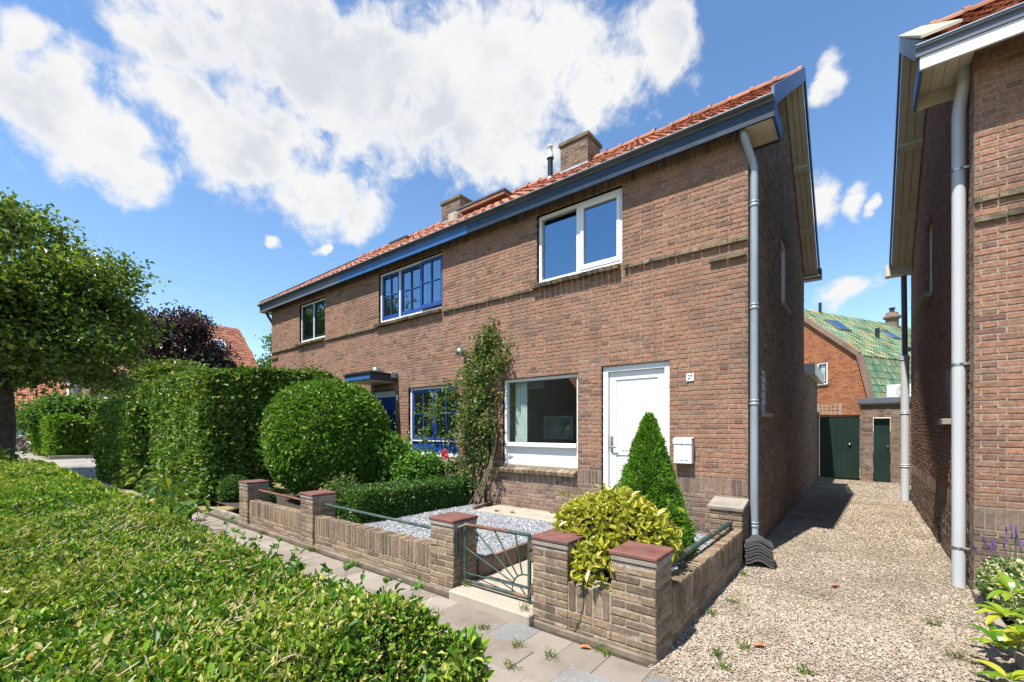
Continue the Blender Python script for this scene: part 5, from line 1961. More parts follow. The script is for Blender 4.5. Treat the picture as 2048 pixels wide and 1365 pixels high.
# its window
g = Geo()
for (u0, u1, z0, z1) in ((-1.72, -1.66, 3.62, 4.62), (-1.33, -1.27, 3.62, 4.62), (-1.66, -1.33, 3.62, 3.68), (-1.66, -1.33, 4.56, 4.62)):
    WG._slab(g, u0, u1, z0, z1, 0.02, 0.10)
w = g.obj('window', 'white_paint', gh)
g = Geo()
for (u0, u1, z0, z1) in ((-1.655, -1.61, 3.685, 4.555), (-1.38, -1.335, 3.685, 4.555), (-1.61, -1.38, 3.685, 3.73), (-1.61, -1.38, 4.51, 4.555)):
    WG._slab(g, u0, u1, z0, z1, 0.03, 0.07)
g.obj('sash', 'black_paint', w)
g = Geo()
WG._slab(g, -1.61, -1.38, 3.73, 4.51, 0.045, 0.05)
g.obj('pane', 'glass', w)
g = Geo()
WG._slab(g, -1.61, -1.38, 3.73, 4.51, 0.09, 0.10)
g.obj('blind_or_backing', 'curtain', w)
g = Geo()
WG._slab(g, -1.76, -1.23, 3.55, 3.615, -0.05, 0.05)
g.obj('window_sill', 'brick_brown', w)
# skylights, vents, chimney
th_ = math.atan(0.9)
SU = -GD * math.cos(th_) + ZV * math.sin(th_)
NU = np.cross(RD, SU)


def on_slope(u, w):
    return gp(-u * math.cos(th_), w, 4.74 + u * math.sin(th_))


for (u, w_, lw, lh) in ((2.35, 1.75, 0.95, 0.95), (2.3, 6.3, 0.8, 0.9)):
    o = on_slope(u, w_)
    M3 = np.stack([RD, SU, NU], 1)
    s = Geo().box(0, lw, 0, lh, 0.0, 0.10, 0.01, xf=(M3, o)).obj('skylight', 'zinc_dark', gh)
    Geo().box(0.07, lw - 0.07, 0.07, lh - 0.07, 0.101, 0.107, 0, xf=(M3, o)).obj('pane', 'glass_sky', s)
o = on_slope(2.1, 4.6)
Geo().tube([o, o + ZV * 0.5], 0.10, 10).obj('roof_vent', 'black_paint', gh)
o = on_slope(4.2, 2.6)
Geo().tube([o, o + ZV * 0.55], 0.07, 10).obj('roof_vent', 'black_paint', gh)
o = on_slope(4.3, 9.5)
g = Geo().lathe([(0.0, 0.75), (0.26, 0.75), (0.30, 0.62), (0.42, 0.50), (0.42, 0.40), (0.30, 0.34), (0.30, -0.6)], o, 8)
ch = g.obj('chimney', 'brick_brown', gh)
Geo().lathe([(0.12, 0.75), (0.12, 0.95), (0.16, 0.97), (0.16, 1.02), (0, 1.04)], o, 10).obj('chimney_pot', 'black_paint', ch)

# ================================================================== PLANTS
def twigs(parent, base, n, h, spread, r=0.008, mat='twig', name='stem', up=1.0):
    g = Geo()
    for i in range(n):
        a = rng.uniform(0, 2 * math.pi)
        s = spread * math.sqrt(rng.random())
        tip = np.array(base) + np.array([s * math.cos(a), s * math.sin(a), h * rng.uniform(0.7, 1.0) * up])
        branchy(g, np.array(base) + rng.normal(0, 0.02, 3) * np.array([1, 1, 0]), tip, r, r * 0.4, 0.15, 5, 5)
    return g.obj(name, mat, parent, smooth=True)


def leaf_objects(parent, mat, P, Nout, L, W, limit, outw=0.5, up=0.25, name='leaf', rest='foliage', fold=0.22, curl=0.15, lsd=0.2, face=0.9):
    """large leaves: those that show largest are pieces of their own, the others one joined part"""
    n = len(P)
    A = unit(rnd_dirs(n) + Nout * outw + ZV * up)
    Fn = unit(Nout * face + ZV * 0.6 + rnd_dirs(n) * 0.6)
    B = unit(np.cross(A, Fn))
    Fn = np.cross(B, A)
    ls = np.clip(rng.normal(1, lsd, n), 0.55, 1.6)
    pc = Pieces()
    vars_ = []
    for k in range(4):
        V, F, _ = leaf_mesh(np.zeros((1, 3)), np.array([[0, 1.0, 0]]), np.array([[0, 0, 1.0]]), L, W, True, fold * (0.6 + 0.3 * k), curl * (0.5 + 0.5 * k))
        vars_.append((V, F))
    for i in range(n):
        V, F = vars_[i % 4]
        M3 = np.stack([B[i], A[i], Fn[i]], 1) * ls[i]
        pc.add(V, F, ('leaf', L, W, i % 4), M3, P[i], L * W * ls[i] ** 2, Nout[i], mat)
    pc.finish(name, parent, limit, rest)


# ---------------------------------------------------------------- the low clipped hedge in front of the camera
def low_hedge():
    t = thing('clipped_hedge', 'low clipped green hedge with dry yellow patches in the left foreground', 'hedge', (-5, 0.3, 0))
    zt, ye, xe = 0.885, 1.20, -1.10
    def surf(n, x0, x1, y0, y1):
        P = np.stack([rng.uniform(x0, x1, n), rng.uniform(y0, y1, n), np.full(n, zt)], 1)
        return P
    def shape(P, thick):
        # round towards the pavement side and the right end; uneven top
        dx = np.clip((P[:, 0] - (xe - 0.32)) / 0.32, 0, 1)
        dy = np.clip((P[:, 1] - (ye - 0.22)) / 0.22, 0, 1)
        drop = 0.30 * dx ** 2.5 + 0.20 * dy ** 2.5
        P = P.copy()
        P[:, 2] += (fbm(P, 2.2, 3.0) - 0.5) * 0.20 + (fbm(P, 7.0, 8.0) - 0.5) * 0.07 - drop - rng.exponential(thick, len(P))
        N = unit(np.stack([dx * 1.2, dy * 1.2, np.ones(len(P))], 1))
        return P, N
    zones = [(1.0, 2.2, 36000, 0.021, 0.0125, False), (2.2, 3.6, 19000, 0.024, 0.014, False), (3.6, 6.0, 7500, 0.037, 0.021, False), (6.0, 16.0, 2600, 0.062, 0.034, False)]
    for zi, (d0, d1, dens, L, W, six) in enumerate(zones):
        x0, x1 = max(-14.2, -1.6 * d1 - 0.5), xe
        y0, y1 = -1.6, ye
        n = int((x1 - x0) * (y1 - y0) * dens)
        P = surf(n, x0, x1, y0, y1)
        z, u, v = view_xyz(P)
        k = (z >= d0) & (z < d1) & in_view(P, 0.30 if zi else 0.22)
        P, N = shape(P[k], 0.030)
        thin = rng.random(len(P)) < -0.05 + 1.75 * fbm(P, 8.0, 21.0)
        P, N = P[thin], N[thin]
        rb = -0.08 + 1.25 * fbm(P, 2.0, 4.0) + rng.normal(0, 0.22, len(P))
        if zi == 0:
            # the nearest leaves one by one
            near = rng.random(len(P)) < 1600.0 / len(P)
            leaf_objects(t, 'leaf_low_hedge', P[near] + ZV * 0.018, N[near], 0.030, 0.0165, 300, 0.8, 0.6)
            P, N, rb = P[~near], N[~near], rb[~near]
        foliage('foliage', t, 'leaf_low_hedge', P, N, L, W, six, 0.6, 0.5, rbias=rb, lsd=0.38, face=0.4)
    # end face towards the drive and the face to the pavement
    n = 26000
    P = np.stack([np.full(n, xe), rng.uniform(-0.9, ye, n), rng.uniform(0.0, zt - 0.12, n)], 1)
    P[:, 0] += (fbm(P, 3.0, 2.0) - 0.5) * 0.14 - rng.exponential(0.03, n)
    k = in_view(P, 0.3)
    foliage('foliage', t, 'leaf_low_hedge', P[k], np.tile([1.0, 0, 0], (k.sum(), 1)), 0.032, 0.018, True, 0.4, 0.3)
    n = 18000
    P = np.stack([xe - 0.04 - rng.random(n) ** 1.6 * 12, np.full(n, ye + 0.02), rng.uniform(0.0, zt - 0.10, n)], 1)
    P[:, 1] += (fbm(P, 3.0, 2.0) - 0.5) * 0.12 - rng.exponential(0.03, n)
    foliage('foliage', t, 'leaf_low_hedge', P, np.tile([0, 1.0, 0], (n, 1)), 0.05, 0.03, False, 0.4, 0.3)
    # young shoots along the pavement edge
    g = Geo()
    SP, SN = [], []
    for i in range(46):
        x = xe - 0.10 - rng.random() ** 1.5 * 4.2
        b = np.array([x, ye - 0.02 - rng.random() * 0.16, zt - 0.16])
        if i % 4 == 0:
            b = np.array([xe - 0.08, rng.uniform(0.2, ye - 0.1), zt - 0.26])
        tip = b + np.array([rng.uniform(-0.04, 0.06), rng.uniform(0.0, 0.09), rng.uniform(0.08, 0.22)])
        p = branchy(g, b, tip, 0.0022, 0.0012, 0.1, 6, 4)
        for q in p[1:]:
            for s in range(3):
                SP.append(q + rng.normal(0, 0.004, 3))
                SN.append(unit(rng.normal(size=3) * np.array([1, 1, 0.3]) + ZV * 0.4))
    g.obj('shoots', 'twig', t, kind='stuff')
    SP, SN = np.array(SP), np.array(SN)
    foliage('shoot_leaves', t, 'leaf_shrub', SP, SN, 0.034, 0.020, True, 1.0, 0.3)
    # dry twigs showing on top
    g = Geo()
    for i in range(2600):
        P = np.array([[-1.1 - rng.random() * 5, rng.uniform(-0.5, ye - 0.05), zt]])
        if not in_view(P, 0.1)[0]:
            continue
        q, _ = shape(P, 0.004)
        a = rng.uniform(0, 6.28)
        L = rng.uniform(0.02, 0.07)
        g.tube([q[0], q[0] + np.array([math.cos(a) * L, math.sin(a) * L, rng.uniform(0.0, 0.04)])], rng.uniform(0.001, 0.0022), 3, False)
    g.obj('twigs', 'dry_twig', t, kind='stuff')
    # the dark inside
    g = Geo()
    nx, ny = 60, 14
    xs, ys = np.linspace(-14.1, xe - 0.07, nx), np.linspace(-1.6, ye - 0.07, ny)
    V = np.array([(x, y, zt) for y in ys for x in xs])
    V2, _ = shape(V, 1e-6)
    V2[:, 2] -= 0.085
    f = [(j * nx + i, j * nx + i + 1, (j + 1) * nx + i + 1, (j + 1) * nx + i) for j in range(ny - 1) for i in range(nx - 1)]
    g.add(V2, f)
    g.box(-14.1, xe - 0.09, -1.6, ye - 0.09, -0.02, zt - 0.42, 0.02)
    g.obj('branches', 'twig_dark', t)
    return t


low_hedge()

# ---------------------------------------------------------------- laurel spilling over the corner wall
lau = thing('laurel_shrub', 'yellow-green spotted laurel shrub spilling over the corner garden wall', 'shrub', (-1.70, 3.55, 0.2))
Pa, Na = ell_shell((-1.72, 3.58, 0.66), (0.53, 0.42, 0.36), 3600, 0.12, 0.05, 3, 1.0, -0.55)
Pb, Nb = ell_shell((-1.58, 3.08, 0.55), (0.22, 0.20, 0.15), 300, 0.05, 0.03, 4, 2.0, -0.8)
leaf_objects(lau, 'leaf_laurel', np.concatenate([Pa, Pb]), np.concatenate([Na, Nb]), 0.070, 0.030, 300, 0.85, 0.30, curl=0.22)
core_ball((-1.72, 3.60, 0.62), (0.38, 0.30, 0.26), 10).obj('branches', 'twig_dark', lau)
twigs(lau, (-1.72, 3.6, GZ), 8, 0.4, 0.3, 0.012, 'twig_dark')

# ---------------------------------------------------------------- dwarf conifer
con = thing('dwarf_conifer', 'cone-shaped bright green dwarf conifer in front of the white door', 'conifer', (-1.79, 4.60, GZ))
n = 30000
f = rng.random(n) ** 0.75
h = 1 - f
a = rng.uniform(0, 2 * math.pi, n)
zz = GZ + 0.05 + h * 1.46
rad = 0.44 * (1 - h) ** 0.82 * (0.80 + 0.45 * vnoise(np.stack([np.cos(a) * 2.5, np.sin(a) * 2.5, zz * 6], 1), 1.6, 2.0)) + 0.012
depth = rng.exponential(0.10, n)
rr_ = rad * np.clip(1 - depth, 0.3, 1)
P = np.stack([-1.79 + np.cos(a) * rr_, 4.60 + np.sin(a) * rr_, zz + rng.normal(0, 0.01, n)], 1)
N = unit(np.stack([np.cos(a), np.sin(a), np.full(n, 0.55)], 1))
foliage('foliage', con, 'leaf_conifer', P, N, 0.042, 0.011, False, 1.1, 0.5, fold=0.1, curl=0.05)
Geo().lathe([(0.0, GZ + 1.42), (0.05, GZ + 1.15), (0.20, GZ + 0.5), (0.30, GZ + 0.1), (0.0, GZ + 0.05)], (-1.79, 4.60, 0), 12).obj('branches', 'twig_dark', con)
Geo().tube([(-1.79, 4.6, GZ - 0.02), (-1.79, 4.6, GZ + 0.4)], 0.03, 8).obj('trunk', 'bark', con)

# ---------------------------------------------------------------- clipped ball, box hedge, shrubs
ball = thing('clipped_bush', 'large round clipped evergreen bush in front of the dark blue door', 'bush', (-8.45, 4.65, 0.15))
Pa, Na = ell_shell((-8.45, 4.65, 1.40), (1.13, 1.06, 1.14), 44000, 0.14, 0.085, 2.4, 3.0, -0.86, 2.4)
foliage('foliage', ball, 'leaf_ball', Pa, Na, 0.076, 0.040, False, 0.55, 0.2)
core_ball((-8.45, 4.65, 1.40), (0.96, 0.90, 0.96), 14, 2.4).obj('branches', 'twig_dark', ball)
twigs(ball, (-8.3, 4.5, 0.12), 6, 0.6, 0.5, 0.035, 'bark', 'trunk')

bh = thing('box_hedge', 'knee-high clipped box hedge beside the white gravel', 'hedge', (-6.0, 4.8, 0.2))
Pa, Na = box_shell((-6.45, 3.55, 0.12), (-5.62, 5.95, 0.66), 9000, 'xXyYZ', 0.07, 0.05, 4.0, 4.0)
foliage('foliage', bh, 'leaf_box', Pa, Na, 0.036, 0.022, False, 0.5, 0.35)
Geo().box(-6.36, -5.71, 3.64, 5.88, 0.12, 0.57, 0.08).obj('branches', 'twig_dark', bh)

for (x, y, r, lab) in ((-9.75, 3.42, 0.27, 'small clipped box ball beside the pavement near the tall hedge'), (-8.45, 3.42, 0.20, 'small box plant half hidden behind the left garden pier')):
    t = thing('box_plant', lab, 'shrub', (x, y, 0.1), 'small box plants near the left pier')
    Pa, Na = ell_shell((x, y, 0.10 + r), (r, r, r * 1.05), 3800, 0.06, 0.04, 5, x, -0.8)
    foliage('foliage', t, 'leaf_box', Pa, Na, 0.040, 0.024, False, 0.5, 0.4)
    core_ball((x, y, 0.10 + r), (r * .8, r * .8, r * .85), 8).obj('branches', 'twig_dark', t)
edging('kerb_edging', 'pale kerb stones around the bed with the small box ball', (-9.95, 3.06), (-8.25, 3.06), 4, 0.07, -0.03, 0.07, 'concrete')


def loose_shrub(label, C_, R_, n, L, W, mat, stems=14, name='leafy_shrub', group=None, cull=0.0):
    t = thing(name, label, 'shrub', (C_[0], C_[1], 0.15), group)
    Ps, Ns = [], []
    for i in range(stems):
        d = unit(rng.normal(size=3) * np.array([1, 1, 0.8]) + ZV * 0.5)
        c = np.asarray(C_) + d * np.asarray(R_) * rng.uniform(0.35, 0.85)
        m = n // stems
        q = rng.normal(size=(m, 3)) * np.asarray(R_) * 0.26
        Ps.append(c + q)
        Ns.append(unit(q + d * 0.15))
    P, N = np.concatenate(Ps), np.concatenate(Ns)
    k = P[:, 2] > 0.18
    foliage('foliage', t, mat, P[k], N[k], L, W, False, 0.5, 0.2)
    twigs(t, (C_[0], C_[1], 0.15), 10, C_[2] + R_[2] * 0.6, R_[0] * 0.8, 0.008, 'twig')
    return t


loose_shrub('tall fresh green hydrangea shrub between the round bush and blue window', (-7.35, 5.35, 0.78), (0.55, 0.45, 0.62), 3600, 0.085, 0.06, 'leaf_shrub')
loose_shrub('lower light green shrub under the blue ground floor window', (-6.55, 5.45, 0.66), (0.50, 0.42, 0.48), 3200, 0.080, 0.055, 'leaf_shrub')
loose_shrub('pale green plant in the bed behind the left piers', (-7.1, 4.2, 0.42), (0.45, 0.4, 0.28), 1500, 0.06, 0.04, 'leaf_rose')


# ---------------------------------------------------------------- climbing rose on the facade
def rose():
    t = thing('climbing_rose', 'climbing rose growing up the brick facade between blue and white windows', 'climber', (-5.5, 5.95, 0.2))
    g = Geo()
    roots = [(-5.75, 5.85), (-5.55, 5.88), (-5.40, 5.80), (-5.62, 5.80), (-5.30, 5.86)]
    for i in range(16):
        b = roots[i % 5]
        tip = np.array([rng.uniform(-6.15, -5.05), YF - 0.06, rng.uniform(1.4, 3.2)])
        branchy(g, (b[0], b[1], 0.18), tip, 0.014, 0.005, 0.07, 9, 6)
    # the long bare canes arching towards the white window
    for k in range(3):
        pts = [(-5.55 + 0.1 * k, 5.72, 0.2), (-5.30 + .06 * k, 5.72, 0.55), (-5.12 + .03 * k, 5.80, 0.95), (-5.09 + .02 * k, 5.92, 1.45), (-5.25, 5.96, 2.1)]
        p = np.array(pts)
        tt = np.linspace(0, 4, 17)
        P = np.stack([np.interp(tt, range(5), p[:, j]) for j in range(3)], 1)
        g.tube(P, np.linspace(0.011, 0.006, 17), 6)
    g.obj('stem', 'twig', t, smooth=True)
    Ps = []
    blobs = [((-5.38, 5.93, 3.05), (0.24, 0.12, 0.32), 800), ((-5.50, 5.90, 2.55), (0.32, 0.16, 0.40), 1300), ((-5.05, 5.93, 2.72), (0.20, 0.08, 0.20), 280),
             ((-5.52, 5.86, 1.95), (0.36, 0.20, 0.40), 1500), ((-5.60, 5.84, 1.35), (0.36, 0.22, 0.40), 1000), ((-6.35, 5.80, 2.10), (0.50, 0.16, 0.28), 420),
             ((-6.60, 5.74, 1.65), (0.28, 0.2, 0.3), 220), ((-5.25, 5.95, 1.55), (0.25, 0.10, 0.5), 380), ((-5.85, 5.8, 0.85), (0.35, 0.22, 0.35), 500),
             ((-5.30, 5.9, 0.9), (0.25, 0.12, 0.4), 150)]
    for (c, r, n) in blobs:
        m = max(3, n // 60)
        cc = np.asarray(c) + rng.normal(size=(m, 3)) * np.asarray(r) * 0.62
        for q in cc:
            Ps.append(q + rng.normal(size=(n // m, 3)) * np.array([0.10, 0.06, 0.10]))
    P = np.concatenate(Ps)
    P[:, 1] = np.minimum(P[:, 1], YF - 0.03)
    N = np.tile(unit((0.1, -1, 0.4)), (len(P), 1))
    foliage('foliage', t, 'leaf_rose', P, N, 0.060, 0.038, False, 0.4, 0.0)
    for (x, z, y) in ((-6.02, 1.12, 5.55), (-5.92, 1.10, 5.52), (-5.98, 1.17, 5.55)):
        Pq, Nq = ell_shell((x, y, z), (0.035, 0.035, 0.03), 60, 0.02, 0.01, 10, x)
        foliage('rose_flower', t, 'rose_petal', Pq, Nq, 0.035, 0.03, False, 0.6, 0.2)


rose()


# ---------------------------------------------------------------- the tall hedge with its arch
def tall_hedge():
    t = thing('tall_hedge', 'tall hornbeam hedge with an arched opening left of the round bush', 'hedge', (-12.2, 4.5, 0))
    # street front block and the return towards the house, with the arch cut out
    parts = [((-15.6, 3.15, 0.0), (-10.55, 3.95, 2.86), 'xXyZ'), ((-11.35, 3.95, 1.98), (-10.55, 6.0, 2.98), 'XyZz'),
             ((-11.35, 3.95, 0.0), (-10.60, 4.45, 2.0), 'XY'), ((-11.35, 5.75, 0.0), (-10.60, 6.4, 2.0), 'XyY'), ((-15.6, 5.9, 0.0), (-11.3, 6.35, 2.7), 'yZ')]
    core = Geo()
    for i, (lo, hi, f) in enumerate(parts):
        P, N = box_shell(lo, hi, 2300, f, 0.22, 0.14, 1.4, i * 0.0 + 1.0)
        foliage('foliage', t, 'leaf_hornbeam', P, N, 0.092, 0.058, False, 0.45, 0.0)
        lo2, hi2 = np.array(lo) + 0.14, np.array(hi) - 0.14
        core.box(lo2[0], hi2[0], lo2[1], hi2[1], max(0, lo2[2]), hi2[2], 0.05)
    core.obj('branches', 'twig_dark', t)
    t2 = thing('clipped_hedge', 'lower dark hedge block continuing the tall hedge to the left', 'hedge', (-17, 3.0, 0))
    P, N = box_shell((-19.0, 2.75, 0.0), (-14.8, 3.75, 2.32), 1700, 'xXyZ', 0.22, 0.14, 1.4, 9.0)
    foliage('foliage', t2, 'leaf_hornbeam', P, N, 0.105, 0.066, False, 0.45, 0.0)
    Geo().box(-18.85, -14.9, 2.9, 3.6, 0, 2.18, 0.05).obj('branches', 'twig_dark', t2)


tall_hedge()

# large leaved perennials at the far side of the low hedge
ho = thing('broad_leaf_plant', 'broad-leaved plants with yellow-green leaves between low hedge and tall hedge', 'plant', (-8.2, 2.3, 0))
Ps, Ns = [], []
for (x, y, z) in ((-9.3, 2.2, 0.42), (-8.3, 1.85, 0.50), (-10.2, 2.5, 0.45), (-7.3, 1.62, 0.58), (-11.3, 2.7, 0.5), (-6.5, 1.52, 0.62), (-7.9, 2.0, 0.40), (-12.4, 2.7, 0.6)):
    d = unit(rng.normal(size=(46, 3)) * np.array([1, 1, 0.4]) + ZV * 0.5)
    Ps.append(np.array([x, y, z - 0.15]) + d * rng.uniform(0.08, 0.42, (46, 1)))
    Ns.append(d)
leaf_objects(ho, 'leaf_hosta', np.concatenate(Ps), np.concatenate(Ns), 0.15, 0.075, 200, 1.0, 0.3, curl=0.3)
twigs(ho, (-8.6, 2.45, 0.0), 10, 0.4, 1.2, 0.008, 'twig')


# ---------------------------------------------------------------- trees
def tree(name, label, base, trunk_h, r0, lobes, nl, L, W, mat, cluster=0.42, limbs=9, group=None, cl_n=26, cat='tree', bark='bark'):
    t = thing(name, label, cat, base, group)
    g = Geo()
    base = np.asarray(base, float)
    top = base + np.array([0.2, 0.1, trunk_h])
    pts = np.array([base, base + (top - base) * 0.12 + rng.normal(0, 0.02, 3), base + (top - base) * 0.5 + rng.normal(0, 0.08, 3), top])
    g.tube(pts, [r0 * 1.35, r0, r0 * 0.85, r0 * 0.7], 12)
    Cs = []
    for (c, r, wgt) in lobes:
        c = np.asarray(c, float)
        m = max(3, int(nl * wgt / cl_n))
        # twigs gather on boughs, boughs sit in the outer crown
        nb = max(3, m // 34)
        bd = rnd_dirs(nb)
        bc = c + bd * np.asarray(r) * (0.40 + 0.60 * rng.random((nb, 1)))
        own = rng.integers(0, nb, m)
        d = unit(bd[own] + rnd_dirs(m) * 0.9)
        q = bc[own] + rnd_dirs(m) * np.asarray(r) * np.array([0.29, 0.29, 0.19]) * rng.random((m, 1)) ** 0.5
        inn = rng.random(m) < 0.15
        q[inn] = (c + rnd_dirs(m) * np.asarray(r) * (rng.random((m, 1)) ** 0.4) * 0.9)[inn]
        Cs.append((q, d, m))
        for k in range(limbs):
            j = rng.integers(0, m)
            branchy(g, top - ZV * rng.uniform(0, trunk_h * 0.25), q[j], r0 * 0.32, 0.02, 0.12, 7, 6)
    g.obj('trunk', bark, t, smooth=True)
    Ps, Ns = [], []
    for (q, d, m) in Cs:
        for i in range(m):
            o = rng.normal(size=(cl_n, 3)) * np.array([cluster, cluster, cluster * 0.55])
            Ps.append(q[i] + o)
            Ns.append(unit(d[i] * 0.8 + ZV * 0.5 + o * 0.4))
    P, N = np.concatenate(Ps), np.concatenate(Ns)
    k = in_view(P, 0.5) | (rng.random(len(P)) < 0.4)
    foliage('crown', t, mat, P[k], N[k], L, W, False, 0.5, -0.1)
    return t


tree('oak_tree', 'large green oak tree overhanging the left picture edge', (-21.9, 0.75, 0), 3.4, 0.36,
     [((-22.0, 1.2, 6.3), (3.6, 3.6, 2.3), 0.36), ((-20.6, 1.9, 4.7), (2.0, 2.0, 1.6), 0.18), ((-23.5, 0.5, 4.6), (3.2, 3.2, 1.8), 0.16),
      ((-20.6, 0.4, 5.2), (2.4, 2.4, 1.7), 0.14), ((-21.4, 2.4, 6.4), (2.1, 2.1, 1.8), 0.16), ((-21.6, 1.3, 3.9), (2.7, 2.4, 1.05), 0.20), ((-17.2, -0.4, 6.2), (2.0, 1.7, 1.4), 0.14)],  # last lobe, mostly out of view, added to shade the lower hedge block
     52000, 0.17, 0.10, 'leaf_tree', 0.36, 3)
tree('copper_beech', 'dark purple-leaved copper beech behind the tall hedge', (-30.5, 8.6, 0), 3.0, 0.25,
     [((-31.0, 7.9, 6.2), (2.3, 2.3, 2.7), 0.6), ((-30.6, 8.7, 5.0), (1.8, 1.8, 2.2), 0.3), ((-32.0, 6.8, 4.6), (2.0, 2.0, 2.2), 0.25)],
     22000, 0.20, 0.12, 'leaf_copper', 0.34, 5)
tree('dark_tree', 'dark green tree filling the gap below the copper beech', (-26.5, 6.0, 0), 1.8, 0.16,
     [((-26.5, 6.2, 3.3), (1.8, 1.8, 1.7), 1.0), ((-27.5, 5.0, 2.6), (1.4, 1.4, 1.3), 0.3)], 9000, 0.17, 0.10, 'leaf_tree', 0.32, 5)
tree('garden_tree', 'light green garden shrub tree beyond the side street at far left', (-39.4, 3.2, 0), 1.3, 0.12,
     [((-39.3, 3.3, 2.3), (1.7, 1.7, 1.25), 1.0), ((-38.4, 4.4, 2.7), (1.0, 1.0, 0.8), 0.3)], 6500, 0.24, 0.15, 'leaf_far_shrub', 0.45, 5)
tree('slim_tree', 'slim light green sapling beside the left corner of the row', (-20.5, 8.8, 0), 3.0, 0.06,
     [((-20.5, 8.8, 4.0), (0.6, 0.6, 1.7), 1.0)], 900, 0.13, 0.08, 'leaf_far_shrub', 0.22, 5)
fh = thing('clipped_hedge', 'bright green clipped hedge on the far corner of the side street', 'hedge', (-36, 4.5, 0))
for (lo, hi) in (((-45, 3.1, 0.1), (-33.5, 4.4, 2.2)), ((-34.8, 4.4, 0.1), (-33.5, 9.0, 2.05))):
    P, N = box_shell(lo, hi, 620, 'xXyZ', 0.22, 0.22, 0.9, 4.0)
    foliage('foliage', fh, 'leaf_far_hedge', P, N, 0.17, 0.10, False, 0.45, 0.1)
    Geo().box(lo[0] + .2, hi[0] - .2, lo[1] + .2, hi[1] - .2, 0.1, hi[2] - .2, 0.05).obj('branches', 'twig_dark', fh)
edging('kerb_edging', 'pale concrete kerb under the bright hedge across the side street', (-33.3, 2.95), (-33.3, 9.0), 6, 0.12, -0.05, 0.16, 'concrete_pale')
# shrub at the foot of the oak
loose_shrub('dark evergreen bush at the foot of the oak trunk', (-19.4, 0.35, 0.55), (0.8, 0.7, 0.5), 2600, 0.12, 0.05, 'leaf_tree', 10)

# ---------------------------------------------------------------- flower bed on the right
sheet('flower_bed', 'soil', [(0.86, 3.2), (6.0, 3.2), (6.0, 6.03), (0.86, 6.03)], 0.03)
va = thing('variegated_shrub', 'cream and green variegated shrub at the foot of the right house', 'shrub', (1.05, 5.45, 0))
Ps, Ns = [], []
for (c, r, n) in (((1.02, 5.55, 0.24), (0.22, 0.30, 0.24), 3200), ((1.15, 5.05, 0.20), (0.28, 0.30, 0.20), 2800), ((1.08, 4.55, 0.13), (0.24, 0.30, 0.14), 1700), ((1.35, 5.5, 0.30), (0.3, 0.3, 0.24), 2200)):
    P, N = ell_shell(c, r, n, 0.08, 0.06, 5.0, c[0], -0.5)
    Ps.append(P)
    Ns.append(N)
foliage('foliage', va, 'leaf_variegated', np.concatenate(Ps), np.concatenate(Ns), 0.036, 0.022, False, 0.5, 0.3)
core_ball((1.08, 5.3, 0.16), (0.20, 0.35, 0.16), 8).obj('branches', 'twig_dark', va)
lv = thing('lavender', 'purple flowering lavender against the right house plinth', 'lavender', (1.15, 5.8, 0))
g, fl_ = Geo(), Geo()
for i in range(75):
    b = np.array([rng.uniform(0.95, 1.7), rng.uniform(5.65, 5.95), 0.05])
    tip = b + np.array([rng.normal(-0.05, 0.12), rng.normal(-0.06, 0.08), rng.uniform(0.42, 0.70)])
    branchy(g, b, tip, 0.003, 0.002, 0.08, 5, 4)
    d = unit(tip - b)
    fl_.tube([tip - d * 0.01, tip + d * 0.02, tip + d * 0.05, tip + d * 0.065], [0.003, 0.0065, 0.006, 0.002], 5)
g.obj('stem', 'leaf_grey', lv)
fl_.obj('flowers', 'lavender', lv, kind='stuff')
P, N = ell_shell((1.35, 5.8, 0.2), (0.42, 0.2, 0.22), 2600, 0.08, 0.05, 5, 1)
foliage('foliage', lv, 'leaf_grey', P, N, 0.05, 0.008, False, 0.8, 0.6)


